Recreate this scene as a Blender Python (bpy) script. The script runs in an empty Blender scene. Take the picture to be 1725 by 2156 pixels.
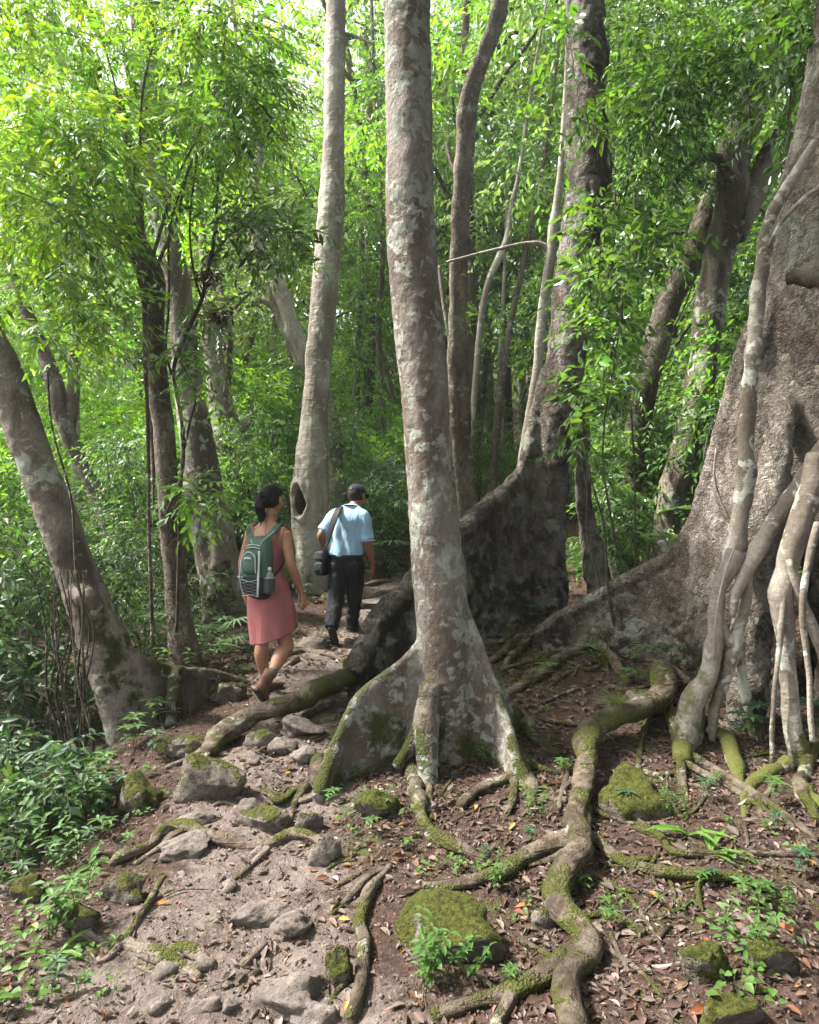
import bpy, math, random
import numpy as np
from mathutils import Vector
# ------------------------------------------------------------------ camera, world, sun, exposure
F_PX, CU, CV, CZ = 1437.3, 862.5, 1078.0, 1.6
scene = bpy.context.scene
COL = scene.collection
cam_d = bpy.data.cameras.new("camera"); cam = bpy.data.objects.new("camera", cam_d); COL.objects.link(cam)
cam.location = (0, 0, CZ); cam.rotation_euler = (math.radians(90), 0, 0)
cam_d.sensor_fit = 'VERTICAL'; cam_d.sensor_height = 36; cam_d.lens = 24
cam_d.clip_start = 0.05; cam_d.clip_end = 800
scene.camera = cam
SUN_EL, SUN_AZ = math.radians(52), math.radians(-84)      # azimuth measured from +Y towards +X
world = bpy.data.worlds.new("World"); scene.world = world; world.use_nodes = True
wn = world.node_tree.nodes; wl = world.node_tree.links; wn.clear()
sky = wn.new('ShaderNodeTexSky'); sky.sky_type = 'NISHITA'; sky.sun_disc = False
sky.sun_elevation = SUN_EL; sky.sun_rotation = SUN_AZ; sky.air_density = 1.0; sky.dust_density = 4.0; sky.ozone_density = 0.6
hs = wn.new('ShaderNodeHueSaturation'); hs.inputs['Saturation'].default_value = 0.35
bgn = wn.new('ShaderNodeBackground'); bgn.inputs[1].default_value = 0.125
wo = wn.new('ShaderNodeOutputWorld')
wl.new(sky.outputs[0], hs.inputs['Color']); wl.new(hs.outputs[0], bgn.inputs[0]); wl.new(bgn.outputs[0], wo.inputs[0])
sun_d = bpy.data.lights.new("sun", 'SUN'); sun_d.energy = 5.0; sun_d.angle = math.radians(5); sun_d.color = (1, .95, .86)
sun = bpy.data.objects.new("sun", sun_d); COL.objects.link(sun)
sd = Vector((math.cos(SUN_EL)*math.sin(SUN_AZ), math.cos(SUN_EL)*math.cos(SUN_AZ), math.sin(SUN_EL)))
sun.rotation_euler = sd.to_track_quat('Z', 'Y').to_euler()
scene.view_settings.view_transform = 'Standard'; scene.view_settings.look = 'None'
scene.view_settings.exposure = 1.85; scene.view_settings.gamma = 1
scene.render.engine = 'CYCLES'
cy = scene.cycles
cy.max_bounces = 7; cy.diffuse_bounces = 5; cy.glossy_bounces = 2; cy.transmission_bounces = 5; cy.transparent_max_bounces = 4
cy.caustics_reflective = False; cy.caustics_refractive = False
cy.use_denoising = True; cy.use_adaptive_sampling = True; cy.adaptive_threshold = 0.02; cy.sample_clamp_indirect = 4.0

# ------------------------------------------------------------------ numeric helpers
RNG = np.random.default_rng(7)
def P(u, v, Y):
    return np.array([(u-CU)/F_PX*Y, Y, CZ-(v-CV)/F_PX*Y])
def nrm(a, axis=-1):
    return a/np.maximum(np.linalg.norm(a, axis=axis, keepdims=True), 1e-9)
_T = np.random.default_rng(99).random(4096)
def _h(ix, iy, iz):
    return _T[(ix*73856093 ^ iy*19349663 ^ iz*83492791) & 4095]
def vnoise(p):
    p = np.asarray(p, float); i = np.floor(p).astype(np.int64); f = p-i; f = f*f*f*(f*(f*6-15)+10)
    x, y, z = i[..., 0], i[..., 1], i[..., 2]; fx, fy, fz = f[..., 0], f[..., 1], f[..., 2]
    r = 0
    for dx in (0, 1):
        wx = fx if dx else 1-fx
        for dy in (0, 1):
            wy = fy if dy else 1-fy
            for dz in (0, 1):
                wz = fz if dz else 1-fz
                r = r + wx*wy*wz*_h(x+dx, y+dy, z+dz)
    return r*2-1
def fbm(p, octs=4, gain=.5):
    p = np.asarray(p, float); a = 1; s = 0; t = 0
    for k in range(octs):
        s = s + a*vnoise(p*(2.03**k)+k*17.3); t += a; a *= gain
    return s/t
def smooth(x, a, b):
    t = np.clip((x-a)/(b-a), 0, 1); return t*t*(3-2*t)

# ------------------------------------------------------------------ mesh helpers
def mesh_from(name, V, faces, mat=None, cols=None, flat=False):
    """faces: list of int arrays (n,3) or (n,4)"""
    me = bpy.data.meshes.new(name)
    V = np.asarray(V, np.float32)
    if not isinstance(faces, (list, tuple)): faces = [faces]
    faces = [np.asarray(f, np.int32) for f in faces if len(f)]
    nl = sum(f.size for f in faces); nf = sum(len(f) for f in faces)
    me.vertices.add(len(V)); me.vertices.foreach_set("co", V.ravel())
    me.loops.add(nl); me.loops.foreach_set("vertex_index", np.concatenate([f.ravel() for f in faces]))
    st = []; o = 0
    for f in faces:
        k = f.shape[1]; st.append(o+np.arange(len(f))*k); o += f.size
    me.polygons.add(nf); me.polygons.foreach_set("loop_start", np.concatenate(st).astype(np.int32))
    me.polygons.foreach_set("use_smooth", np.full(nf, not flat, dtype=bool))
    if cols is not None:
        a = me.color_attributes.new("Col", 'FLOAT_COLOR', 'POINT')
        c = np.ones((len(V), 4), np.float32); c[:, :3] = cols
        a.data.foreach_set("color", c.ravel())
    me.update(calc_edges=True)
    if mat is not None: me.materials.append(mat)
    return me
class MB:
    """collects pieces into one mesh"""
    def __init__(s): s.V = []; s.F3 = []; s.F4 = []; s.C = []; s.n = 0
    def add(s, V, F, col=None):
        V = np.asarray(V, float)
        for f in (F if isinstance(F, (list, tuple)) else [F]):
            f = np.asarray(f)
            if len(f) == 0: continue
            (s.F3 if f.shape[1] == 3 else s.F4).append(f+s.n)
        s.V.append(V); s.n += len(V)
        c = np.ones((len(V), 3)) if col is None else np.broadcast_to(np.asarray(col, float), (len(V), 3))
        s.C.append(c); return s
    def arrays(s):
        return np.concatenate(s.V), [np.concatenate(x) for x in (s.F3, s.F4) if x]
    def cols(s): return np.concatenate(s.C)
    def mesh(s, name, mat, origin=(0, 0, 0), flat=False, usecol=False):
        V, F = s.arrays(); return mesh_from(name, V-np.asarray(origin), F, mat, s.cols() if usecol else None, flat)
def link(name, me, parent=None, loc=None):
    o = bpy.data.objects.new(name, me); COL.objects.link(o)
    if parent is not None: o.parent = parent
    if loc is not None: o.location = [float(c) for c in loc]
    return o
def tag(o, label=None, cat=None, group=None, kind=None):
    for k, v in (('label', label), ('category', cat), ('group', group), ('kind', kind)):
        if v: o[k] = v
    return o
def thing(name, label, cat, loc, group=None, rz=0):
    o = link(name, None, loc=loc); o.rotation_euler = (0, 0, rz); o.empty_display_size = .1
    o['base'] = [float(c) for c in loc]
    return tag(o, label, cat, group)
def part(name, V, F, mat, parent, label=None, flat=False, cols=None):
    """V in world space; the thing is assumed unrotated"""
    o = parent; base = np.zeros(3)
    while o is not None: base = base+np.array(o.location); o = o.parent
    c = link(name, mesh_from(name, np.asarray(V)-base, F, mat, cols, flat), parent)
    if label: c['label'] = label
    return c
def copy_tree(o, parent=None):
    c = o.copy(); COL.objects.link(c); c.parent = parent
    for ch in list(o.children): copy_tree(ch, c)
    return c
def resample(pts, rad, ds):
    """Catmull-Rom through pts; rad (K,) or (K,m) interpolated alongside"""
    pts = np.asarray(pts, float); rad = np.asarray(rad, float)
    if rad.ndim == 1: rad = rad[:, None]
    X = np.hstack([pts, rad]); K = len(X)
    A = np.vstack([2*X[0]-X[1], X, 2*X[-1]-X[-2]]); out = []
    for i in range(K-1):
        p0, p1, p2, p3 = A[i:i+4]
        L = np.linalg.norm(p2[:3]-p1[:3]); n = max(1, int(round(L/ds)))
        t = (np.arange(n)/n)[:, None]
        d0 = np.linalg.norm(p1[:3]-p0[:3])**.5+1e-6; d1 = L**.5+1e-6; d2 = np.linalg.norm(p3[:3]-p2[:3])**.5+1e-6
        m1 = (p2-p1) + d1*((p1-p0)/d0-(p2-p0)/(d0+d1)); m2 = (p2-p1) + d1*((p3-p2)/d2-(p3-p1)/(d1+d2))
        out.append((2*t**3-3*t**2+1)*p1+(t**3-2*t**2+t)*m1+(-2*t**3+3*t**2)*p2+(t**3-t**2)*m2)
    out.append(X[-1][None]); out = np.vstack(out)
    return out[:, :3], np.maximum(out[:, 3:], 1e-4)
def frames(pts, up=None):
    T = np.gradient(pts, axis=0); T = nrm(T)
    N = np.zeros_like(T)
    a = np.array([0, 0, 1.]) if up is None else np.asarray(up, float)
    if abs(T[0]@a)/np.linalg.norm(a) > .95: a = np.array([0, 1., 0.])
    n = nrm(a-(a@T[0])*T[0]); N[0] = n
    for i in range(1, len(T)):
        if up is not None: n = a-(a@T[i])*T[i] if np.linalg.norm(a-(a@T[i])*T[i]) > .15 else n
        n = nrm(n-(n@T[i])*T[i]); N[i] = n
    B = np.cross(T, N); return T, N, B
def tube(pts, rad, n=12, ds=.05, amp=0., fr=6., up=None, seed=0., lobes=None, res=True, cap=True, wob=0.):
    """rad: (K,) or (K,2) = (radius along N, radius along B). returns V, [F4, F3]"""
    if res: pts, rad = resample(pts, rad, ds)
    else:
        pts = np.asarray(pts, float); rad = np.asarray(rad, float)
        if rad.ndim == 1: rad = rad[:, None]
    if rad.shape[1] == 1: rad = np.hstack([rad, rad])
    if wob: pts = pts+np.stack([fbm(pts*3.1+s_, 3) for s_ in (seed, seed+31, seed+57)], -1)*wob*rad.mean(1, keepdims=True)*np.minimum(1, np.minimum(np.arange(len(pts)), np.arange(len(pts))[::-1])/4.)[:, None]
    T, N, B = frames(pts, up)
    th = np.linspace(0, 2*np.pi, n, endpoint=False)
    c, s = np.cos(th)[None, :, None], np.sin(th)[None, :, None]
    R = rad[:, 0][:, None, None]*c*N[:, None]+rad[:, 1][:, None, None]*s*B[:, None]
    if lobes is not None:
        k, am, ph = lobes; R = R*(1+am*np.cos(k*th+ph))[None, :, None]
    if amp:
        q = pts[:, None]+R; nz = fbm(q*fr+seed, 3)
        R = R*(1+amp*nz[..., None])
    V = (pts[:, None]+R).reshape(-1, 3); K = len(pts)
    i = np.arange(K-1)[:, None]*n; j = np.arange(n)[None]; j2 = (j+1) % n
    F4 = np.stack([i+j, i+j2, i+n+j2, i+n+j], -1).reshape(-1, 4)
    if not cap: return V, [F4]
    r0, r1 = rad[0].mean(), rad[-1].mean()
    V = np.vstack([V, pts[0]-T[0]*r0*.4, pts[-1]+T[-1]*r1*.4]); a = K*n
    jj = np.arange(n); k2 = (jj+1) % n
    F3 = np.vstack([np.stack([np.full(n, a), k2, jj], 1), np.stack([np.full(n, a+1), (K-1)*n+jj, (K-1)*n+k2], 1)])
    return V, [F4, F3]
def ell(c, rx, ry, rz, ax=None, n=20):
    """ellipsoid solid; ax = 3 rows (x,y,z axes)"""
    ax = np.eye(3) if ax is None else np.asarray(ax)
    m = n//2; th = np.linspace(0, 2*np.pi, n, endpoint=False); ph = np.linspace(0, np.pi, m+2)[1:-1]
    R = np.stack([np.sin(ph)[:, None]*np.cos(th), np.sin(ph)[:, None]*np.sin(th), np.cos(ph)[:, None]+0*th], -1).reshape(-1, 3)
    V = np.vstack([R, [0, 0, 1], [0, 0, -1]])*[rx, ry, rz]; V = V@ax+np.asarray(c)
    i = np.arange(m-1)[:, None]*n; j = np.arange(n)[None]; j2 = (j+1) % n
    F4 = np.stack([i+j, i+n+j, i+n+j2, i+j2], -1).reshape(-1, 4); a = m*n; jj = np.arange(n); k2 = (jj+1) % n
    F3 = np.vstack([np.stack([np.full(n, a), jj, k2], 1), np.stack([np.full(n, a+1), (m-1)*n+k2, (m-1)*n+jj], 1)])
    return V, [F4, F3]
def remesh(pieces, voxel, smooth_it=2, amp=0., fr=5., amp2=0., fr2=30., seed=0., dispf=None):
    """smooth union of closed solids -> V, F"""
    mb = MB()
    for V, F in pieces: mb.add(V, F)
    V, F = mb.arrays(); me = mesh_from("tmp", V, F); o = bpy.data.objects.new("tmp", me); COL.objects.link(o)
    m = o.modifiers.new("r", 'REMESH'); m.mode = 'VOXEL'; m.voxel_size = voxel; m.use_smooth_shade = True
    if smooth_it:
        s = o.modifiers.new("s", 'SMOOTH'); s.iterations = smooth_it; s.factor = .5
    dg = bpy.context.evaluated_depsgraph_get(); dg.update(); ev = o.evaluated_get(dg); em = ev.to_mesh()
    n = len(em.vertices); V = np.empty(n*3, np.float32); em.vertices.foreach_get("co", V); V = V.reshape(-1, 3).astype(float)
    N = np.empty(n*3, np.float32); em.vertices.foreach_get("normal", N); N = N.reshape(-1, 3)
    nf = len(em.polygons); ls = np.empty(nf, np.int32); lt = np.empty(nf, np.int32)
    em.polygons.foreach_get("loop_start", ls); em.polygons.foreach_get("loop_total", lt)
    vi = np.empty(len(em.loops), np.int32); em.loops.foreach_get("vertex_index", vi)
    F = []
    for k in (3, 4):
        sel = ls[lt == k]
        if len(sel): F.append(vi[sel[:, None]+np.arange(k)[None]])
    ev.to_mesh_clear(); bpy.data.objects.remove(o); bpy.data.meshes.remove(me)
    d = 0
    if amp: d = d+amp*fbm(V*fr+seed, 4)
    if amp2: d = d+amp2*fbm(V*fr2+seed, 2)
    if dispf is not None: d = d+dispf(V, N)
    if amp or amp2 or dispf is not None: V = V+N*(np.zeros(n)+d)[:, None]
    return V, F
def fin(ridge, foot, thick0, thick1, ds=.06, n=9):
    """buttress plate: ridge polyline (K,3) over a foot polyline (K,3); thickness at ridge and foot. closed solid"""
    rp, _ = resample(ridge, np.ones(len(ridge)), ds); K = len(rp)
    fp, _ = resample(foot, np.ones(len(foot)), ds)
    t = np.linspace(0, 1, K); tf = np.linspace(0, 1, len(fp))
    fp = np.stack([np.interp(t, tf, fp[:, k]) for k in range(3)], 1)
    th0 = np.interp(t, np.linspace(0, 1, len(thick0)), thick0); th1 = np.interp(t, np.linspace(0, 1, len(thick1)), thick1)
    T = nrm(np.gradient(rp, axis=0)); D = fp-rp; S = nrm(np.cross(T, D))
    rings = []
    for side in (1, -1):
        for q in (np.linspace(0, 1, n) if side > 0 else np.linspace(1, 0, n)):
            w = th0+(th1-th0)*q**1.5
            rings.append(rp+D*q+S*side*w[:, None]*.5)
    R = np.stack(rings, 1); m = R.shape[1]; V = R.reshape(-1, 3)
    i = np.arange(K-1)[:, None]*m; j = np.arange(m)[None]; j2 = (j+1) % m
    F4 = np.stack([i+j, i+j2, i+m+j2, i+m+j], -1).reshape(-1, 4)
    caps = []
    for b, e in ((0, 0), ((K-1)*m, 1)):
        for q in range(n-1):
            f = [b+q, b+q+1, b+m-2-q, b+m-1-q]; caps.append(f[::-1] if e == 0 else f)
    return V, [F4, np.array(caps)]

# ------------------------------------------------------------------ materials
class NT:
    def __init__(s, name):
        s.m = bpy.data.materials.new(name); s.m.use_nodes = True; s.t = s.m.node_tree; s.t.nodes.clear()
        s.out = s.t.nodes.new('ShaderNodeOutputMaterial')
    def n(s, typ, ins={}, **kw):
        nd = s.t.nodes.new(typ)
        for k, v in kw.items(): setattr(nd, k, v)
        for k, v in ins.items():
            sk = nd.inputs[k]
            if isinstance(v, bpy.types.NodeSocket): s.t.links.new(v, sk)
            elif isinstance(v, (tuple, list)) and len(v) == 3 and sk.type == 'RGBA': sk.default_value = (*v, 1)
            else: sk.default_value = v
        return nd
    def pos(s): return s.n('ShaderNodeNewGeometry').outputs['Position']
    def scaled(s, v, sc): return s.n('ShaderNodeVectorMath', {0: v, 1: sc}, operation='MULTIPLY').outputs[0]
    def noise(s, v, scale, detail=4, rough=.55, dist=0.):
        return s.n('ShaderNodeTexNoise', {'Vector': v, 'Scale': scale, 'Detail': detail, 'Roughness': rough, 'Distortion': dist}).outputs[0]
    def vor(s, v, scale, feature='F1'):
        return s.n('ShaderNodeTexVoronoi', {'Vector': v, 'Scale': scale}, feature=feature).outputs[0]
    def ramp(s, f, a, b):
        return s.n('ShaderNodeMapRange', {0: f, 1: a, 2: b, 3: 0., 4: 1.}, interpolation_type='SMOOTHSTEP').outputs[0]
    def mix(s, f, a, b):
        nd = s.n('ShaderNodeMix', data_type='RGBA')
        for k, v in ((0, f), (6, a), (7, b)):
            if isinstance(v, bpy.types.NodeSocket): s.t.links.new(v, nd.inputs[k])
            elif isinstance(v, (tuple, list)): nd.inputs[k].default_value = (*v[:3], 1)
            else: nd.inputs[k].default_value = v
        return nd.outputs[2]
    def math(s, op, a, b=0., c=0.):
        return s.n('ShaderNodeMath', {0: a, 1: b, 2: c}, operation=op).outputs[0]
    def bump(s, h, dist, strength=1., nrml=None):
        i = {'Height': h, 'Distance': dist, 'Strength': strength}
        if nrml is not None: i['Normal'] = nrml
        return s.n('ShaderNodeBump', i).outputs[0]
    def bsdf(s, col, rough=.85, normal=None, spec=.25, **ins):
        i = {'Base Color': col, 'Roughness': rough, 'Specular IOR Level': spec}; i.update(ins)
        if normal is not None: i['Normal'] = normal
        b = s.n('ShaderNodeBsdfPrincipled', i); s.t.links.new(b.outputs[0], s.out.inputs[0]); return s.m
    def up(s):
        return s.n('ShaderNodeSeparateXYZ', {0: s.n('ShaderNodeNewGeometry').outputs['Normal']}).outputs[2]
    def posz(s): return s.n('ShaderNodeSeparateXYZ', {0: s.pos()}).outputs[2]
def bark_mat(name, c1, c2, lich=.3, lcol=(.36, .40, .33), lscale=9., moss=.3, moss_shade_z=.5, stretch=.35, rough_amp=.012, crack=0., rings=0., mcol=(.085, .105, .022), patch=2.6, mup=.22):
    m = NT(name); p = m.pos(); ps = m.scaled(p, (1, 1, stretch))
    base = m.mix(m.ramp(m.noise(ps, patch, 5, .6, .4), .38, .62), c1, c2)
    fine = m.noise(p, 38, 5, .65)
    base = m.mix(m.ramp(fine, .35, .75), m.mix(.35, base, (.02, .015, .01)), base)
    # lichen: irregular blotches with smaller specks around them
    l1 = m.noise(p, lscale, 6, .6, .6); l2 = m.noise(p, lscale*.28, 3, .5)
    lf = m.ramp(m.math('ADD', m.math('MULTIPLY', l1, .65), m.math('MULTIPLY', l2, .45)), 0.645-.13*lich, .68-.13*lich)
    spk = m.ramp(m.vor(p, lscale*5), .16, .10)
    lf2 = m.math('MAXIMUM', lf, m.math('MULTIPLY', spk, m.ramp(l2, .45, .6)))
    lc = m.mix(m.ramp(m.noise(p, lscale*2.3, 3), .4, .65), lcol, tuple(min(1, c*1.35) for c in lcol))
    col = m.mix(m.math('MULTIPLY', lf2, min(1, .55+lich*.5)), base, lc)
    # moss near the ground, by facing; a dark mcol paints foot shade instead
    mz = m.ramp(m.posz(), moss_shade_z+1.1, moss_shade_z-.3)
    mn = m.noise(p, 5, 5, .65)
    mf = m.math('MULTIPLY', m.ramp(m.math('ADD', m.math('ADD', mn, m.math('MULTIPLY', m.up(), mup)), m.math('MULTIPLY', mz, .30)), 1.0-.2*moss, 1.12-.2*moss), mz)
    mc = m.mix(m.noise(p, 60, 3), tuple(c*.6 for c in mcol), tuple(c*1.5 for c in mcol))
    col = m.mix(mf, col, mc)
    h = m.math('MULTIPLY', m.noise(m.scaled(p, (1, 1, .6)), 22, 6, .7), 1.)
    if crack:                                                      # flaking plates: cells at different heights
        wv = m.n('ShaderNodeVectorMath', {0: m.scaled(p, (1, 1, .5)), 1: m.scaled(m.n('ShaderNodeTexNoise', {'Vector': p, 'Scale': 6., 'Detail': 5., 'Roughness': .65}).outputs[1], (.34, .34, .34))}, operation='ADD').outputs[0]
        for sc_, wt in ((9., 1.), (24., .45)):
            vn = m.n('ShaderNodeTexVoronoi', {'Vector': wv, 'Scale': sc_}); cr = m.n('ShaderNodeSeparateColor', {0: vn.outputs[1]}).outputs[0]
            h = m.math('ADD', h, m.math('MULTIPLY', m.math('SUBTRACT', cr, m.math('MULTIPLY', vn.outputs[0], 1.4)), crack*wt*1.2))
            eg = m.n('ShaderNodeTexVoronoi', {'Vector': wv, 'Scale': sc_}, feature='DISTANCE_TO_EDGE').outputs[0]
            h = m.math('ADD', h, m.math('MULTIPLY', m.ramp(eg, 0., .12), crack*wt*.8))
            col = m.mix(m.math('MULTIPLY', m.math('SUBTRACT', 1., m.ramp(eg, .0, .07)), m.math('MULTIPLY', m.ramp(m.noise(p, 5, 3), .40, .62), .75*wt*min(1, crack+.3))), col, (.03, .022, .016))
            col = m.mix(m.math('MULTIPLY', m.ramp(cr, .45, .1), .5*wt*min(1, crack+.3)), col, tuple(x*.42 for x in c1))
            col = m.mix(m.math('MULTIPLY', m.ramp(cr, .75, .9), .35*wt*min(1, crack)), col, tuple(min(1, x*1.15) for x in c2))
    if rings:
        w = m.noise(m.scaled(p, (2, 2, 45)), 1.4, 3, .6); h = m.math('ADD', h, m.math('MULTIPLY', w, rings))
        col = m.mix(m.math('MULTIPLY', m.ramp(w, .56, .66), .25*min(1., rings)), col, (.05, .04, .03))
    h = m.math('ADD', h, m.math('MULTIPLY', lf2, .12)); h = m.math('ADD', h, m.math('MULTIPLY', m.math('MULTIPLY', mf, m.noise(p, 120, 2)), 1.1))
    return m.bsdf(col, .88, m.bump(h, rough_amp*2.2), .2)
def leaf_mat(name, gloss=.5, trans=.45, rough=.42):
    m = NT(name)
    c = m.n('ShaderNodeVertexColor', layer_name="Col").outputs[0]
    d = m.n('ShaderNodeBsdfDiffuse', {'Color': c}).outputs[0]
    tc = m.n('ShaderNodeMix', data_type='RGBA', blend_type='MULTIPLY'); m.t.links.new(c, tc.inputs[6]); tc.inputs[0].default_value = 1; tc.inputs[7].default_value = (1.62, 1.62, .70, 1)
    t = m.n('ShaderNodeBsdfTranslucent', {'Color': tc.outputs[2]}).outputs[0]
    s1 = m.n('ShaderNodeMixShader', {0: trans, 1: d, 2: t}).outputs[0]
    g = m.n('ShaderNodeBsdfGlossy', {'Color': (.9, .95, .9), 'Roughness': rough}).outputs[0]
    fr = m.n('ShaderNodeFresnel', {0: 1.4}).outputs[0]
    s2 = m.n('ShaderNodeMixShader', {0: m.math('MULTIPLY', fr, gloss), 1: s1, 2: g}).outputs[0]
    m.t.links.new(s2, m.out.inputs[0]); return m.m
def plain(name, col, rough=.7, spec=.3, bumps=0., bscale=80., var=.0, vscale=20., **kw):
    m = NT(name); p = m.pos()
    c = col
    if var: c = m.mix(m.ramp(m.noise(p, vscale, 4), .35, .65), tuple(x*(1-var) for x in col), tuple(min(1, x*(1+var)) for x in col))
    nn = m.bump(m.noise(p, bscale, 4), bumps) if bumps else None
    return m.bsdf(c, rough, nn, spec, **kw)
def vcol_mat(name, rough=.9, spec=.15, bumps=.0, bscale=100.):
    m = NT(name); c = m.n('ShaderNodeVertexColor', layer_name="Col").outputs[0]
    return m.bsdf(c, rough, m.bump(m.noise(m.pos(), bscale, 3), bumps) if bumps else None, spec)
# ------------------------------------------------------------------ terrain
_cp = [  # u, v, depth : ground points seen in the photograph
 (450,2156,2.15),(430,1950,2.6),(430,1830,3.0),(520,1700,3.62),(560,1600,4.2),(600,1490,5.1),(680,1400,6.1),(740,1340,7.2),(800,1270,8.6),(820,1212,10.2),
 (1000,1090,15),(1000,1010,20),(1000,2156,2.12),(1700,2156,2.0),(1000,1900,2.8),(1300,1900,2.72),(1700,1900,2.6),(950,1700,3.6),(1000,1600,4.15),(1250,1600,4.0),
 (1600,1650,3.6),(1300,1450,5.0),(1100,1380,5.9),(1050,1300,7),(1250,1230,8.3),(1450,1180,9),(1700,1450,4.8),(1700,1250,7.5),(200,2156,2.1),(0,2120,2.15),(250,1560,4.7),
 (0,1860,3.2),(0,1700,4.3),(100,1560,6),(420,1430,6.2),(440,1310,8),(385,1400,6.5),(0,1380,9),(200,1270,12),(500,1225,12),(650,1212,9.8),(0,1080,20),(500,1060,20),(1400,1070,16),(1725,1040,16),
 (280,1800,3.2),(330,1660,3.9),(300,1950,2.6),(480,1500,5.0)]
_w = [P(*c) for c in _cp]
for x in (-90, -45, -20, 0, 20, 45, 90):
    for y, z in ((40, 9.0), (62, 17.0), (100, 26.0)): _w.append(np.array([x, y, z]))
for x, z in ((-6, -.6), (-2, -.02), (0, 0), (2, .05), (6, .6)): _w.append(np.array([x, .6, z])); _w.append(np.array([x, -6., z-.1]))
_w += [np.array([-14, 8, -1.5]), np.array([-9, 4, -1.4]), np.array([14, 8, 2.6]), np.array([9, 4, 1.5]), np.array([-40, 10, -2.]), np.array([40, 10, 6.])]
_w = np.array(_w)
def _q(x, y):
    return np.stack([x/np.sqrt(y*y+9)*2.6, np.arcsinh(y/2.)*2.2], -1)
_Q = _q(_w[:, 0], _w[:, 1])
_c2 = .12
_A = np.sqrt(((_Q[:, None]-_Q[None])**2).sum(-1)+_c2)+np.eye(len(_Q))*-.02
_W = np.linalg.solve(np.block([[_A, np.ones((len(_Q), 1))], [np.ones((1, len(_Q))), np.zeros((1, 1))]]), np.append(_w[:, 2], 0))
def ground_s(x, y):
    x = np.asarray(x, float); y = np.asarray(y, float); q = _q(x, y); sh = q.shape[:-1]; q = q.reshape(-1, 2)
    r = np.empty(len(q))
    for a in range(0, len(q), 20000):
        d = np.sqrt(((q[a:a+20000, None]-_Q[None])**2).sum(-1)+_c2); r[a:a+20000] = d@_W[:-1]+_W[-1]
    return r.reshape(sh)
PATH = np.array([(P(*c)[0], P(*c)[1]) for c in ((520,2200,2.0),(470,1950,2.6),(480,1830,3.0),(530,1700,3.62),(560,1600,4.2),(620,1480,5.1),(670,1400,6.1),(735,1340,7.2),(800,1270,8.6),(880,1215,10.2),(990,1150,12.5),(1000,1090,15),(1000,1010,20),(1020,960,26))])
def path_dist(x, y):
    x = np.asarray(x, float); y = np.asarray(y, float); d = np.full(x.shape, 1e9)
    for a, b in zip(PATH[:-1], PATH[1:]):
        ab = b-a; t = np.clip(((x-a[0])*ab[0]+(y-a[1])*ab[1])/(ab@ab), 0, 1)
        d = np.minimum(d, np.hypot(x-a[0]-t*ab[0], y-a[1]-t*ab[1]))
    return d
def ground(x, y):
    x = np.asarray(x, float); y = np.asarray(y, float)
    z = ground_s(x, y); p = np.stack([x, y, x*0], -1); far = 1+np.clip(y/14, 0, 3)
    pd = path_dist(x, y)
    z = z+.040*far*fbm(p*1.9+3.1, 3)+(.014+.016*smooth(pd, .8, .3))*fbm(p*6+9, 4)+.030*smooth(pd, .9, .3)*(np.maximum(.45-np.abs(vnoise(p*3.3+40)), 0)-.2)
    z = z-.03*smooth(pd, .75, .25)
    return z
def hit(u, v, y0=1.2, y1=60.):
    """where the sight line through a point of the photograph meets the ground"""
    Y = np.geomspace(y0, y1, 900); x = (u-CU)/F_PX*Y; z = CZ-(v-CV)/F_PX*Y
    g = ground(x, Y); k = np.argmax(z < g)
    if not (z < g).any(): k = len(Y)-1
    Yh = Y[k]; xh = (u-CU)/F_PX*Yh
    return np.array([xh, Yh, float(ground(np.array(xh), np.array(Yh)))])
def mat_soil():
    m = NT("soil"); p = m.pos()
    att = m.n('ShaderNodeVertexColor', layer_name="Col").outputs[0]   # R: trodden path mask
    tr = m.n('ShaderNodeSeparateColor', {0: att}).outputs[0]
    n1 = m.noise(p, 3.2, 6, .65); n2 = m.noise(p, 26, 6, .7); n3 = m.noise(p, 95, 4, .7)
    trod = m.mix(m.ramp(n1, .35, .65), (.085, .065, .055), (.155, .124, .108))
    trod = m.mix(m.ramp(n2, .42, .7), trod, (.20, .165, .146))
    dark = m.mix(m.ramp(n2, .38, .65), (.040, .025, .019), (.085, .055, .044))
    msk = m.ramp(m.math('ADD', tr, m.math('MULTIPLY', m.math('SUBTRACT', m.math('ADD', m.math('MULTIPLY', n1, .6), m.math('MULTIPLY', n2, .4)), .5), 1.3)), .25, .85)
    col = m.mix(msk, dark, trod)
    col = m.mix(m.math('MULTIPLY', m.ramp(n3, .55, .7), .5), col, (.15, .118, .10))
    col = m.mix(m.math('MULTIPLY', m.ramp(m.vor(p, 55), .28, .18), m.ramp(n2, .5, .62)), col, (.30, .27, .24))
    mo = m.math('MULTIPLY', m.ramp(m.noise(p, 2.1, 5, .7), .56, .66), m.math('SUBTRACT', 1., msk))
    col = m.mix(m.math('MULTIPLY', mo, .7), col, m.mix(n3, (.03, .05, .012), (.08, .11, .025)))
    h = m.math('ADD', m.math('MULTIPLY', n2, 1.), m.math('MULTIPLY', n3, .35))
    h = m.math('ADD', h, m.math('MULTIPLY', m.math('SUBTRACT', 1., m.ramp(m.vor(p, 55), 0., .35)), .22))
    return m.bsdf(col, .95, m.bump(h, .03), .12)
M_SOIL = mat_soil()
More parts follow.
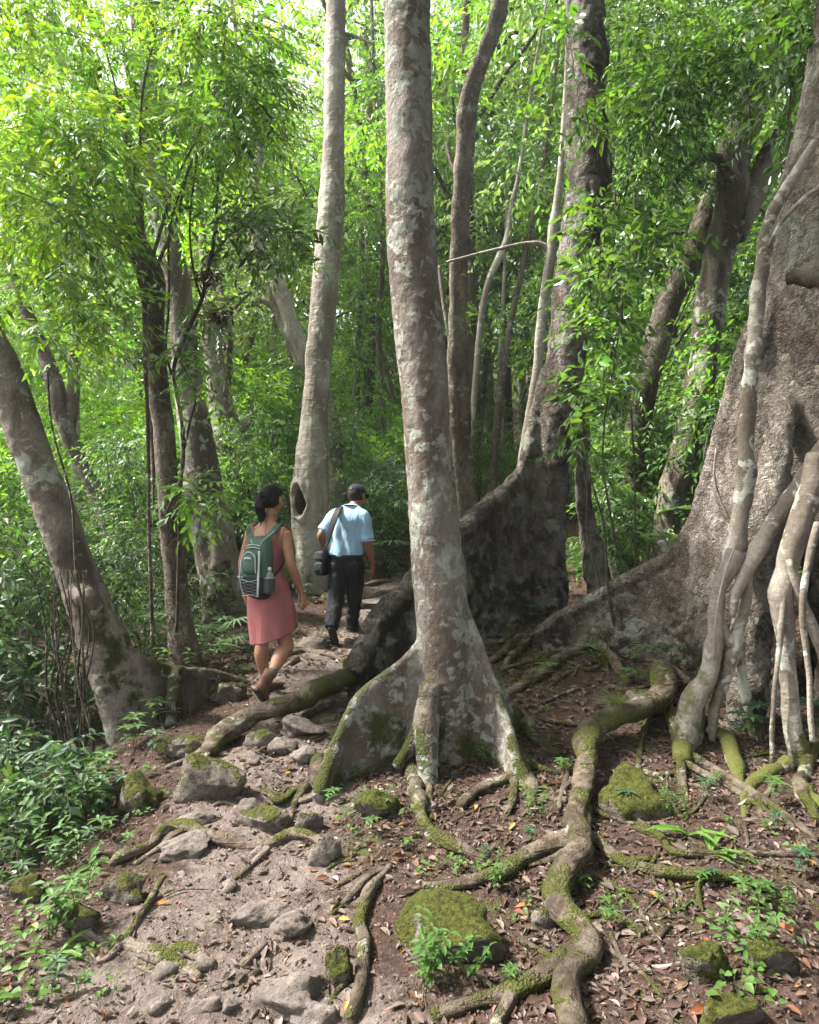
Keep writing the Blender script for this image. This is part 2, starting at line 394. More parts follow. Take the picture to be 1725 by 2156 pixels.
def build_ground():
    ys = np.concatenate([np.linspace(-7, 1.2, 30)[:-1], np.geomspace(1.2, 12, 430)[:-1], np.geomspace(12, 130, 120)])
    s = np.concatenate([-np.geomspace(6, .9, 26)[:-1], np.linspace(-.9, .9, 360), np.geomspace(.9, 6, 26)[1:]])
    w = np.maximum(np.abs(ys), 0)*1.0+2.4
    X = s[None]*w[:, None]*.85; Yg = np.repeat(ys[:, None], len(s), 1); Z = ground(X, Yg)
    V = np.stack([X, Yg, Z], -1).reshape(-1, 3); n = len(s)
    i = np.arange(len(ys)-1)[:, None]*n; j = np.arange(n-1)[None]
    F = np.stack([i+j, i+j+1, i+n+j+1, i+n+j], -1).reshape(-1, 4)
    pd = path_dist(V[:, 0], V[:, 1]); wd = .34+.40*fbm(V*1.7, 3)+.22*smooth(V[:, 1], 3.4, 2.2)
    c = np.zeros((len(V), 3)); c[:, 0] = smooth(pd, wd+.45, wd-.25)
    o = link("ground", mesh_from("ground", V, F, M_SOIL, c)); o['kind'] = 'structure'
build_ground()
# ------------------------------------------------------------------ leaves
def leaf_arrays(p, d, up, L, W, mode='mid', fold=.18, droop=.25):
    """p,d,up (N,3); L,W (N,). returns V,(faces),reps"""
    d = nrm(d); s = nrm(np.cross(d, up)); n = np.cross(s, d); N = len(p); L = L[:, None]; W = W[:, None]
    def pt(t, w, h): return p+d*L*t+s*W*w+n*(W*h-L*droop*t*t)
    if mode == 'lo':
        V = np.stack([p, pt(.48, .5, fold), pt(1, 0, 0), pt(.48, -.5, fold)], 1); T = [[0, 1, 2], [0, 2, 3]]
    elif mode == 'mid':
        V = np.stack([p, pt(.4, .5, fold), pt(1, 0, 0), pt(.4, -.5, fold), pt(.45, 0, -fold*.3)], 1)
        T = [[0, 1, 4], [1, 2, 4], [2, 3, 4], [3, 0, 4]]
    else:
        V = np.stack([p, pt(.16, .26, fold*.6), pt(.42, .5, fold), pt(.72, .36, fold*.8), pt(1, 0, 0), pt(.72, -.36, fold*.8), pt(.42, -.5, fold), pt(.16, -.26, fold*.6),
                      pt(.2, 0, -.05), pt(.5, 0, -.08), pt(.78, 0, -.05)], 1)
        T = [[0, 1, 8], [1, 2, 9], [1, 9, 8], [2, 3, 10], [2, 10, 9], [3, 4, 10], [4, 5, 10], [5, 6, 9], [5, 9, 10], [6, 7, 8], [6, 8, 9], [7, 0, 8]]
    k = V.shape[1]; F = (np.arange(N)[:, None, None]*k+np.array(T)[None]).reshape(-1, 3)
    return V.reshape(-1, 3), F, k
def sprays(rng, O, D, TL, K, L, wr, col, mode='mid', droop=.3, spread=.9, lvar=.3, cvar=.22, twig=0., down=.25, tiltn=.45, jit=.25):
    """N twigs with K leaves each, alternate; returns MB pieces (V,F,cols) of leaves and twigs"""
    N = len(O); D = nrm(D); TL = np.broadcast_to(TL, (N,)); col = np.broadcast_to(col, (N, 3))
    up = nrm(np.array([0, 0, 1.])+rng.normal(0, .25, (N, 3))); S = nrm(np.cross(D, up)); U = np.cross(S, D)
    t = np.linspace(.12, 1, K)[None, :, None]; sg = np.where(np.arange(K) % 2 == 0, 1., -1.)[None, :, None]
    ctr = O[:, None]+D[:, None]*TL[:, None, None]*t-np.array([0, 0, 1.])*(TL[:, None, None]*down*t*t)
    e = np.where(t > .97, .1, 1.)
    ld = D[:, None]*.75+S[:, None]*sg*spread*e+rng.normal(0, jit, (N, K, 3))-np.array([0, 0, droop])
    ln = U[:, None]+rng.normal(0, tiltn, (N, K, 3))
    LL = L*(1-lvar+2*lvar*rng.random((N, K)))*(1-.25*np.abs(t[..., 0]-.55)*2)
    V, F, k = leaf_arrays(ctr.reshape(-1, 3), ld.reshape(-1, 3), ln.reshape(-1, 3), LL.ravel(), LL.ravel()*wr, mode)
    c = col[:, None]*(1+cvar*rng.normal(0, 1, (N, K, 1))); c = np.clip(c, .004, .9)*np.array([1, 1, 1.])*(1+rng.normal(0, .08, (N, K, 3)))
    C = np.repeat(np.clip(c, .003, .9).reshape(-1, 3), k, 0)
    tw = None
    if twig:
        tt = np.array([0, .5, 1.]); ax = O[:, None]+D[:, None]*TL[:, None, None]*tt[None, :, None]-np.array([0, 0, 1.])*(TL[:, None, None]*down*tt[None, :, None]**2)
        a3 = np.arange(3)*2*np.pi/3; off = (np.cos(a3)[:, None]*S[:, None]+np.sin(a3)[:, None]*U[:, None])
        r = twig*np.array([1, .75, .4])
        TV = (ax[:, :, None]+off[:, None]*r[None, :, None, None]).reshape(-1, 3)
        b = np.arange(N)[:, None, None]*9+np.array([0, 3])[None, :, None]; j = np.arange(3)[None, None]; j2 = (j+1) % 3
        TF = np.stack([b+j, b+j2, b+3+j2, b+3+j], -1).reshape(-1, 4); tw = (TV, TF)
    return V, F, C, tw
def ballpts(rng, n, flat=.7, shell=.5):
    v = nrm(rng.normal(0, 1, (n, 3))); r = (shell+(1-shell)*rng.random((n, 1)))**(1/1.0)
    return v*r*np.array([1, 1, flat]), v
GREENS = {'lime': (.165, .34, .022), 'bright': (.110, .240, .030), 'mid': (.078, .160, .040), 'dark': (.040, .085, .028), 'blue': (.050, .108, .055), 'olive': (.12, .18, .055), 'pale': (.20, .31, .12)}
M_LEAF = leaf_mat("foliage", .4, .54, .5); M_LEAF_SH = leaf_mat("foliage_glossy", .5, .32, .42)
def clump_leaves(rng, clumps, per, L, wr, pal, mode='lo', K=9, TL=.35, twig=0., flat=.7, down=.3, droop=.3, shell=.35, **kw):
    """clumps: (M,4) xyz r ; pal: list of colours"""
    O, D, C, S = [], [], [], []
    for (x, y, z, r) in clumps:
        n = max(3, int(per*(r**1.7))); q, v = ballpts(rng, n, flat, shell)
        O.append(np.array([x, y, z])+q*r); D.append(v*np.array([1, 1, .5])+rng.normal(0, .45, (n, 3))-np.array([0, 0, .1]))
        c = np.array(pal[rng.integers(len(pal))]); C.append(np.tile(c*(1+rng.normal(0, .10)), (n, 1))*(1+rng.normal(0, .12, (n, 1))))
    O, D, C = np.concatenate(O), np.concatenate(D), np.concatenate(C)
    return sprays(rng, O, D, TL*(.7+.6*rng.random(len(O))), K, L, wr, C, mode, droop=droop, twig=twig, down=down, **kw)
def limb(rng, a, b, r0, r1, sag=.12, n=5, ds=.15, k=4):
    a, b = np.array(a, float), np.array(b, float); L = np.linalg.norm(b-a); t = np.linspace(0, 1, k)[:, None]
    pts = a+(b-a)*t+np.array([0, 0, 1.])*(L*sag*np.sin(t*np.pi))+rng.normal(0, L*.035, (k, 3))*np.sin(t*np.pi)
    return tube(pts, np.linspace(r0, r1, k), n, ds=max(ds, L/14), amp=.1, fr=5)

# ------------------------------------------------------------------ bark kinds
B_SMOOTH = bark_mat("bark_pale_lichened", (.135, .105, .086), (.29, .258, .228), lich=.62, lcol=(.255, .27, .235), lscale=15, moss=1.0, moss_shade_z=.42, rings=.08, rough_amp=.016, patch=3.8, mcol=(.06,.07,.016))
B_PALE = bark_mat("bark_pale_smooth", (.20, .175, .145), (.42, .385, .33), lich=.3, lcol=(.36, .38, .32), lscale=8, moss=.35, moss_shade_z=.8, rings=.8, rough_amp=.006)
B_PLATE = bark_mat("bark_flaking", (.20, .165, .138), (.42, .38, .335), lich=.35, lcol=(.36, .38, .33), lscale=6, moss=1.1, moss_shade_z=.45, crack=.55, rough_amp=.026, stretch=.5, patch=5., mup=.05, mcol=(.040,.042,.018))
B_PLATE5 = bark_mat("bark_flaking_shaded_foot", (.25, .20, .162), (.50, .445, .385), lich=.35, lcol=(.36, .38, .33), lscale=6, moss=1.5, moss_shade_z=.55, crack=.7, rough_amp=.028, stretch=.5, patch=5., mup=-.5, mcol=(.024, .022, .012))  # dark low bark and pale ridge tops paint the shade of the foot
B_PLATE3 = bark_mat("bark_flaking_mossy_shade", (.11, .085, .066), (.40, .355, .31), lich=.4, lcol=(.34, .37, .31), lscale=8, moss=1.4, moss_shade_z=1.05, crack=.8, rough_amp=.026, stretch=.5, patch=4.5, mup=-.5, mcol=(.034, .036, .016))  # dark mossy band low down also paints the shade on the buttress face
B_ROUGH = bark_mat("bark_brown_rough", (.125, .092, .07), (.31, .26, .215), lich=.35, lcol=(.30, .32, .26), lscale=10, moss=.6, moss_shade_z=.6, crack=.5, rough_amp=.014, stretch=.3)
B_GREY = bark_mat("bark_grey_mottled", (.075, .060, .046), (.28, .245, .205), lich=.45, lcol=(.30, .33, .27), lscale=9, moss=1.05, moss_shade_z=1.0, rough_amp=.018, mup=.05, mcol=(.05,.055,.018))
B_DARK = bark_mat("bark_dark", (.045, .034, .026), (.10, .080, .062), lich=.2, lcol=(.22, .25, .19), moss=.5, moss_shade_z=2., rough_amp=.012)
B_ROOT = bark_mat("root_bark_mossy", (.062, .046, .032), (.185, .150, .112), lich=.2, lcol=(.30, .31, .24), lscale=10, moss=1.32, moss_shade_z=1.1, rings=.9, rough_amp=.02, mup=-.04, patch=7, mcol=(.075,.082,.016))
B_ROOTD = bark_mat("root_bark_dusty", (.135, .100, .080), (.24, .19, .155), lich=.05, lcol=(.30, .29, .25), moss=.35, moss_shade_z=.35, rings=.8, rough_amp=.016, mcol=(.075,.082,.016))
B_LIANA = bark_mat("aerial_root_bark", (.17, .142, .112), (.38, .34, .29), lich=.4, lcol=(.40, .41, .36), lscale=8, moss=1.25, moss_shade_z=.38, rings=.4, mcol=(.075,.082,.016), rough_amp=.006)
B_TWIG = plain("twig_bark", (.065, .055, .040), .9, var=.3)
def px(pts, Y=None):
    """(u, v, width_px[, depth]) -> centre line and radii"""
    C, R = [], []
    for q in pts:
        y = q[3] if len(q) > 3 else Y
        C.append(P(q[0], q[1], y)); R.append(q[2]/2/F_PX*y)
    return np.array(C), np.array(R)
def gpx(pts, lift=.25, h=0.):
    """root line lying on the ground: (u, v, width_px[, height above ground])"""
    C, R = [], []
    for q in pts:
        w = hit(q[0], q[1]+q[2]*.2); hh = h+(q[3] if len(q) > 3 else 0)
        if hh:
            for _ in range(4):                                       # meet the raised surface along the same sight line
                k = (CZ-(w[2]+hh))/(CZ-(CZ-(q[1]+q[2]*.2-CV)/F_PX*w[1]))
                y = w[1]*k; x = (q[0]-CU)/F_PX*y; w = np.array([x, y, float(ground(x, y))])
        r = q[2]/2/F_PX*w[1]; C.append(w+[0, 0, hh+r*lift]); R.append(r)
    return np.array(C), np.array(R)
def vfin(ridge, t0, t1, offset=(0, 0), deep=.12):
    ridge = np.asarray(ridge, float); foot = ridge.copy()
    foot[:, 0] += offset[0]; foot[:, 1] += offset[1]; foot[:, 2] = np.minimum(ground(foot[:, 0], foot[:, 1])-deep, ridge[:, 2]-.05)
    return fin(ridge, foot, t0, t1)
def R3(pts): return np.array([P(*q) for q in pts])
def add_root(par, pts, mat=None, n=12, lift=.55, name="root", label=None, amp=.22, h=0., flat=1.1):
    C, R = gpx(pts, lift, h); Rr = np.stack([R, R*flat], 1)
    V, F = tube(C, Rr*.88*(1+.10*np.sin(np.arange(len(C))*2.3+C[0, 0]*9))[:, None], n, ds=.02, amp=amp*1.5, fr=11, seed=float(C[0, 0]*7), wob=1.1, lobes=(2, .10, float(C[0, 0]*5)))
    return part(name, V, F, mat or B_ROOT, par, label)
def add_tube(par, name, pts, Y, mat, n=10, ds=.04, amp=.12, fr=8, label=None):
    C, R = px(pts, Y); V, F = tube(C, R, n, ds=ds, amp=amp*(2 if name == 'aerial_root' else 1), fr=fr, seed=float(C[0, 0]*3), wob=.6 if name == 'aerial_root' else 0)
    return part(name, V, F, mat, par, label)

# ------------------------------------------------------------------ T1 the trunk in the middle
b = hit(975, 1600)
T1 = thing("buttress_tree", "smooth lichen-spotted tree in the middle with mossy buttress roots at its foot", "tree", b)
C, R = px([(851,-420,90),(855,-200,94),(857,0,97),(862,250,101),(864,450,103),(872,600,101),(893,800,100),(907,1000,104),(921,1150,108),(931,1280,112),(936,1380,112),(940,1480,110),(944,1580,112),(946,1690,120)], 4.22)
pc = [tube(C, R, 28, ds=.08)]
rl = R3([(915,1300,4.22),(880,1362,4.18),(816,1422,4.12),(758,1470,4.05),(720,1542,3.96),(690,1622,3.84),(668,1680,3.74)])
pc.append(vfin(rl, [.10,.06,.05,.05,.06,.08], [.16,.10,.08,.07,.10,.12])); pc.append(tube(rl, [.045,.032,.030,.034,.040,.048,.046], 10, ds=.05))
rr = R3([(950,1240,4.22),(995,1335,4.17),(1035,1430,4.1),(1066,1520,4.0),(1088,1600,3.88),(1108,1665,3.78)])
pc.append(vfin(rr, [.08,.06,.05,.05,.06], [.10,.08,.07,.07,.08])); pc.append(tube(rr, [.06,.045,.038,.036,.036,.042], 10, ds=.05))
rf = R3([(905,1440,4.08),(898,1520,4.0),(900,1600,3.9),(905,1680,3.8)])
pc.append(tube(rf, [.07,.07,.062,.05], 10, ds=.05)); pc.append(vfin(rf, [.08,.09,.09], [.12,.12,.12], (.02, .12)))
pc.append(tube(R3([(892,1500,4.1),(868,1560,4.03),(835,1615,3.95)]), [.04,.04,.035], 10, ds=.05))
rb = R3([(1030,1420,4.35),(1085,1500,4.5),(1150,1560,4.6),(1200,1590,4.65)])
pc.append(vfin(rb, [.10,.06,.05], [.16,.1,.08])); pc.append(tube(rb, [.06,.04,.035,.03], 10, ds=.05))
V, F = remesh(pc, .0135, 3, amp=.020, fr=3.4, amp2=.004, fr2=22)
part("trunk", V, F, B_SMOOTH, T1)
for pts in ([(872,1600,40),(880,1680,36),(887,1725,34),(922,1775,33),(982,1805,28),(1037,1826,18)],
            [(893,1590,20),(905,1650,18),(909,1730,14)],
            [(1090,1590,40),(1112,1660,28),(1122,1700,18)],
            [(1085,1635,30),(1040,1652,24),(1000,1668,24),(970,1702,22)],
            [(1080,1640,20),(1078,1690,14),(1062,1730,8)],
            [(1095,1655,18),(1118,1668,14),(1128,1690,9)],
            [(668,1600,30),(672,1650,32),(690,1700,10)],
            [(662,1640,24),(630,1680,18),(612,1720,12),(598,1742,6)],
            [(650,1660,26),(625,1665,22),(590,1690,18),(555,1660,8)],
            [(1075,1490,34),(1130,1550,28),(1172,1585,22),(1160,1570,8)],
            [(1062,1470,20),(1130,1432,24),(1182,1385,28),(1200,1372,22)],
            [(1085,1580,26),(1135,1622,18),(1165,1630,8)],
            [(760,1590,22),(800,1582,24),(840,1570,14)]):
    add_root(T1, pts, B_ROOT)

# ------------------------------------------------------------------ T3 second buttress tree
b = hit(1165, 1245)
T3 = thing("buttress_tree", "pale flaking tree whose tall dark buttress sweeps left down to the path", "tree", b)
C, R = px([(1231,-420,80),(1232,-200,84),(1233,0,87),(1236,200,90),(1236,380,92),(1224,500,88),(1204,640,82),(1188,780,84),(1166,900,84),(1156,1000,82),(1150,1150,84),(1150,1300,90)], 7.0)
pc = [tube(C, R, 24, ds=.1)]
r3 = R3([(1160,780,7.0),(1128,890,6.95),(1098,985,6.8),(1052,1048,6.6),(1000,1095,6.35),(930,1165,6.1),(856,1245,5.8),(800,1310,5.6),(764,1375,5.45),(742,1425,5.3)])
pc.append(vfin(r3, [.16,.12,.12,.14,.15,.12], [.3,.2,.2,.2,.2,.15])); pc.append(tube(r3, [.1,.075,.07,.075,.085,.10,.105,.10,.11,.10], 10, ds=.06))
pc.append(tube(R3([(1218,800,7.15),(1230,930,7.2),(1230,1050,7.2),(1242,1140,7.2),(1262,1230,7.1),(1275,1300,7.05)]), [.08,.085,.09,.11,.13,.13], 12, ds=.08))
V, F = remesh(pc, .02, 3, amp=.06, fr=2.4, amp2=.010, fr2=14)
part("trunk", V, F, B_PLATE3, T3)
add_root(T3, [(765,1380,42,.16),(722,1436,42,.15),(655,1466,40,.12),(600,1488,42,.12),(555,1504,42,.10),(485,1545,46,.05),(440,1585,40)], B_ROOT, lift=.5, amp=.12, n=14)
for pts in ([(455,1568,22,.03),(400,1600,18),(350,1620,10)],[(440,1590,18),(410,1625,14),(385,1650,7)],[(448,1580,16),(425,1598,14),(398,1640,8)],
            [(735,1400,26,.05),(770,1420,22,.02),(755,1440,12)],[(700,1480,16),(660,1500,22),(630,1520,10)],[(715,1510,20),(670,1520,22),(640,1545,10)],
            [(735,1430,26,.02),(660,1478,12),(600,1495,8)],
            [(1000,1295,26,.04),(1060,1290,30,.04),(1140,1282,26,.03),(1180,1275,16)]):
    add_root(T3, pts, B_ROOT)

# ------------------------------------------------------------------ T5 huge tree at the right edge
b = hit(1640, 1600); b[1] = 4.7; b[0] = P(1760, 0, 4.7)[0]; b[2] = float(ground(b[0], b[1]))
T5 = thing("strangler_tree", "huge flaking tree at the right edge wrapped in pale hanging roots", "tree", b)
C, R = px([(1960,-400,290),(1915,-150,300),(1880,80,310),(1840,300,316),(1806,440,318),(1782,600,330),(1772,800,340),(1790,1000,300),(1825,1150,260),(1840,1300,250),(1840,1500,270),(1840,1700,300)], 4.75)
pc = [tube(C, R, 40, ds=.12)]
r5 = R3([(1640,640,4.7),(1590,740,4.75),(1548,850,4.9),(1508,980,5.05),(1474,1085,5.2),(1425,1163,5.4),(1340,1215,5.6),(1263,1256,5.8),(1170,1308,6.0),(1120,1342,6.1)])
pc.append(vfin(r5, [.20,.14,.11,.09,.07,.06], [.3,.2,.15,.11,.09,.08])); pc.append(tube(r5, [.14,.12,.10,.085,.08,.075,.065,.06,.055,.05], 12, ds=.06))
# ribs and hollows of the fluted foot
for (ps, rr_) in (([(1700,660,4.9),(1625,1000,4.35),(1598,1150,4.3),(1585,1300,4.3),(1575,1450,4.25),(1560,1600,4.2)], [.08,.10,.13,.13,.13,.13]),
                  ([(1800,850,4.9),(1780,1000,4.35),(1775,1250,4.1),(1760,1500,4.0),(1750,1640,3.95)], [.08,.10,.12,.13,.15])):
    pc.append(tube(R3(ps), rr_, 12, ds=.08))
V, F = remesh(pc, .0185, 3, amp=.035, fr=2.8, amp2=.009, fr2=16)
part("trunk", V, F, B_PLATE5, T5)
kb = P(1706, 582, 4.15)
th = nrm(RNG.normal(0, 1, (900, 3)))
V, F = tube([kb+[-.11, .05, 0], kb+[0, -.04, .005], kb+[.13, .02, .0]], [.04, .085, .06], 16, ds=.012, amp=.5, fr=11); part("burl", V, F, B_GREY, T5, "dark knotted burl on the trunk")
for pts, Y in (([(1715,300,18),(1672,372,22),(1628,450,26),(1607,540,30),(1593,700,32),(1577,860,33),(1567,1000,36),(1556,1100,38),(1548,1180,44)], 4.15),
               ([(1550,1165,40),(1517,1230,32),(1508,1300,33),(1499,1380,36),(1480,1440,44),(1458,1500,50),(1440,1560,50),(1432,1600,40)], 4.05),
               ([(1553,1170,34),(1572,1230,22),(1566,1290,24),(1552,1340,26),(1540,1390,32),(1525,1440,30),(1505,1500,24),(1500,1560,16)], 4.05),
               ([(1510,1290,20),(1525,1330,20),(1540,1360,22)], 4.04),
               ([(1552,1350,20),(1568,1430,22),(1580,1500,18),(1588,1580,10)], 4.1),
               ([(1760,900,30),(1715,970,36),(1660,1060,36),(1605,1150,34),(1568,1212,30),(1550,1250,24),(1543,1300,12)], 4.0),
               ([(1720,960,44),(1690,1080,46),(1660,1180,44),(1645,1260,46),(1652,1330,40),(1660,1420,36),(1665,1520,38),(1680,1600,46),(1692,1690,52)], 3.85),
               ([(1722,1100,14),(1695,1220,13),(1690,1300,12),(1700,1420,12),(1712,1560,12)], 3.7),
               ([(1654,1235,10),(1644,1310,12),(1636,1400,11),(1628,1520,10),(1626,1620,8)], 3.8),
               ([(1662,1180,14),(1688,1270,22),(1725,1380,22),(1760,1480,24)], 3.8),
               ([(1725,395,9),(1690,420,10),(1645,470,9),(1618,520,7)], 4.1),
               ([(1508,945,4),(1505,1010,5),(1530,1080,5),(1552,1110,4)], 4.3),
               ([(1548,1150,4),(1520,1230,4),(1506,1320,3),(1503,1390,3)], 3.95),
               ([(1665,1600,34),(1630,1640,30),(1590,1660,26),(1560,1650,20)], 3.75)):
    add_tube(T5, "aerial_root", pts, Y, B_LIANA, n=12, ds=.035, amp=.16)
for pts in ([(1450,1445,26,.05),(1412,1428,44,.06),(1382,1466,46,.10),(1312,1508,48,.12),(1250,1545,48,.10),(1234,1605,46,.08),(1227,1665,42,.06),(1214,1730,42,.06),(1206,1805,60,.04),(1188,1856,54,.03),(1202,1920,56,.03),(1243,1985,54,.03),(1228,2020,56,.02),(1202,2065,58,.02),(1212,2160,66,.02),(1216,2230,70)],):
    add_root(T5, pts, B_ROOT, lift=.55, n=18, amp=.16, label="thick mossy root winding down to the bottom edge")
for pts in ([(1240,1700,12,.02),(1300,1730,14),(1370,1735,10),(1420,1722,6)],[(1215,1830,12,.02),(1260,1850,14),(1320,1890,12),(1370,1950,9),(1400,2010,6)],[(1240,1990,14),(1290,2010,14),(1350,2050,10),(1400,2110,7)],
            [(1200,1900,12,.02),(1160,1925,12),(1120,1960,8)],[(1380,1480,14,.02),(1350,1560,14),(1345,1620,12),(1350,1690,8)],[(1570,1862,14),(1590,1900,12),(1600,1950,8)],[(1400,1838,10),(1420,1880,10),(1410,1930,6)],
            [(1060,2096,12),(1010,2060,12),(950,2040,8)],[(1585,1675,12),(1570,1720,12),(1575,1780,7)],[(1660,1730,16),(1700,1790,14),(1740,1840,12)],[(1640,1640,12),(1600,1700,12),(1620,1760,8)],[(1210,1640,10),(1180,1668,12),(1120,1690,8)],
            [(1500,1630,12),(1478,1690,10),(1440,1730,7)],[(1720,1560,30),(1700,1620,34),(1690,1680,30),(1720,1730,20)],
            [(1205,1765,46,.03),(1165,1785,40),(1112,1808,38),(1037,1847,34),(962,1867,28),(892,1866,18)],
            [(1190,1800,26),(1150,1815,18),(1110,1825,10)],
            [(1222,1995,44,.02),(1162,2055,42),(1062,2097,42),(985,2118,36),(912,2142,36)],
            [(1215,1985,20),(1150,2035,18),(1078,2078,14)],
            [(1085,2085,34),(1060,2130,30),(1030,2180,28)],
            [(1225,1755,30),(1258,1776,30),(1312,1816,30),(1387,1836,28),(1462,1852,32),(1520,1858,26),(1562,1862,24),(1640,1890,20),(1690,1916,12)],
            [(1330,1745,12),(1355,1750,22),(1392,1762,20),(1422,1796,20),(1512,1802,20),(1620,1800,18),(1722,1806,16),(1790,1808,14)],
            [(1505,1800,12),(1600,1818,14),(1700,1838,10)],
            [(1432,1585,22),(1502,1618,22),(1545,1648,20),(1587,1676,20),(1672,1732,16),(1720,1770,10)],
            [(1440,1612,14),(1500,1640,16),(1580,1690,14),(1650,1740,8)],
            [(1407,1480,20,.03),(1414,1530,20,.02),(1424,1585,18),(1442,1665,14),(1452,1685,8)],
            [(1462,1500,44),(1450,1550,44),(1436,1600,34)],
            [(1500,1540,30),(1530,1570,30),(1552,1620,28),(1560,1650,16)],
            [(1222,1715,14,.02),(1200,1750,20,.03),(1196,1790,14)],
            [(1238,1700,16,.03),(1234,1740,22,.03),(1226,1780,16)],
            [(1198,1596,10),(1195,1640,13),(1185,1680,12),(1176,1715,7)],
            [(1470,1835,16),(1474,1890,13),(1480,1925,7)],
            [(1692,1660,44),(1720,1690,36),(1770,1725,30)],
            [(1640,1620,24),(1600,1640,26),(1570,1680,18),(1570,1730,10)]):
    add_root(T5, pts, B_LIANA if pts[0][:2] in ((1462, 1500), (1500, 1540), (1692, 1660), (1640, 1620)) else B_ROOT)
for pts in ([(1120,1345,24,.03),(1160,1350,20,.02),(1240,1352,24,.02),(1290,1380,18)],[(1240,1350,34,.03),(1205,1375,26,.02),(1150,1410,26),(1105,1440,26),(1075,1462,14)],[(1245,1350,28,.04),(1290,1395,24,.02),(1330,1440,16)],
            [(1110,1345,22),(1065,1365,24),(1030,1395,14)],[(1140,1345,16),(1090,1375,18),(1050,1420,10)],[(1170,1352,12),(1120,1395,12),(1060,1412,9)],[(1100,1350,12),(1030,1352,12),(1000,1350,8)],[(1260,1375,10),(1275,1400,10),(1282,1425,6)]):
    add_root(T5, pts, B_ROOT)

# ------------------------------------------------------------------ TL1 leaning tree on the left
b = hit(262, 1555)
TL1 = thing("leaning_tree", "mottled tree at the left edge leaning left above a walled buttress root", "tree", b)
C, R = px([(-190,400,62),(-110,560,66),(-40,690,70),(10,790,74),(48,900,76),(85,1000,76),(125,1100,78),(160,1200,80),(190,1280,92),(218,1350,100),(245,1430,98),(262,1500,92),(275,1570,92)], 5.0)
pc = [tube(C, R, 24, ds=.08)]
pc.append(tube(R3([(150,1240,4.95),(180,1255,4.85),(205,1290,4.9)]), [.05,.085,.06], 12, ds=.04))
rl = R3([(262,1370,5.0),(300,1392,5.0),(345,1408,5.1),(385,1418,5.25),(450,1424,5.5),(505,1440,5.7),(545,1460,5.8)])
pc.append(vfin(rl, [.08,.07,.08,.08,.06], [.1,.1,.12,.12,.1])); pc.append(tube(rl, [.05,.045,.05,.055,.06,.055,.05], 10, ds=.05))
r2 = R3([(368,1415,5.15),(366,1450,4.98),(360,1490,4.85)]); pc.append(tube(r2, [.05,.045,.04], 10, ds=.04)); pc.append(vfin(r2, [.06,.06], [.08,.08]))
V, F = remesh(pc, .015, 3, amp=.014, fr=4, amp2=.004, fr2=24)
part("trunk", V, F, B_GREY, TL1)

def simple_tree(name, label, Y, trunk, mat, limbs=(), amp=.08, fins=(), vox=.02, group=None, roots=(), lobes=None, n=16, dispf=None):
    b = np.array(P(trunk[-1][0], trunk[-1][1], trunk[-1][3] if len(trunk[-1]) > 3 else Y)); b[2] = float(ground(b[0], b[1]))
    t = thing(name, label, "tree", b, group)
    C, R = px(trunk, Y)
    if C[-1, 2] > b[2]-.1: C = np.vstack([C, [C[-1, 0], C[-1, 1], b[2]-.15]]); R = np.append(R, R[-1]*1.05)
    if fins:
        pc = [tube(C, R, n, ds=.1)]
        for fp, tk in fins:
            rp = R3(fp); pc.append(vfin(rp, [tk, tk*.8], [tk*1.6, tk*1.2])); pc.append(tube(rp, np.full(len(rp), tk*.6), 8, ds=.06))
        V, F = remesh(pc, vox, 2, amp=.02, fr=3, amp2=.005, fr2=18, dispf=dispf)
    else: V, F = tube(C, R, n, ds=.06, amp=amp, fr=4, seed=Y*3.3, lobes=lobes)
    part("trunk", V, F, mat, t)
    for lp in limbs: add_tube(t, "limb", lp, Y, mat, n=9, ds=.06)
    for rp in roots: add_root(t, rp, mat)
    return t
hc = P(629, 1056, 8.76)
def _pit(V, N):
    r_ = np.sqrt(((V[:, 0]-hc[0]+(V[:, 2]-hc[2])*.12)/.088)**2+((V[:, 2]-hc[2])/.20)**2)+.34*fbm(V*7, 3); m = (V[:, 1] < 8.98)*smooth(N[:, 1], .2, -.2)
    return m*(-.17*smooth(r_, 1.0, .62)+.030*smooth(r_, 1.6, 1.15)*smooth(r_, .85, 1.05))
T2 = simple_tree("pale_trunk_tree", "slender pale smooth tree behind the two hikers with a dark hollow low in its trunk", 9.0,
    [(712,-420,38),(710,-150,40),(708,0,42),(705,150,45),(703,300,48),(698,430,54),(685,600,57),(668,800,56),(660,900,60),(657,960,68),(654,1050,80),(655,1130,76),(662,1200,62)], B_PALE,
    limbs=[[(700,70,8),(740,74,7),(790,95,4)]], fins=[([(640,1000,8.9),(630,1080,8.88),(640,1170,8.8),(648,1210,8.8)], .09)], dispf=_pit, vox=.016)
V, F = ell(hc+[.01, .10, 0], .075, .05, .175); part("hollow_shade_insert", V, F, plain("hollow_shade_fill", (.016, .012, .009), 1., 0., var=.5), T2, "dark insert painting the shade inside the trunk hollow")  # near-black insert stands in for the shade deep in the hollow
T4 = simple_tree("braided_tree", "dark braided trunk rising just right of the middle tree and leaning right at the top", 10.5,
    [(1110,-200,26),(1068,-40,28),(1040,60,30),(1005,150,32),(985,220,36),(978,320,36),(970,420,36),(966,520,36),(964,640,34),(962,760,38),(966,880,40),(972,990,42),(982,1100,46)], B_ROUGH, amp=.3, lobes=(3, .26, .5),
    limbs=[[(925,560,10),(935,640,10),(945,700,10),(955,770,12)],[(962,430,10),(985,410,12),(998,385,8)],[(965,380,8),(948,330,10),(940,300,6)]])
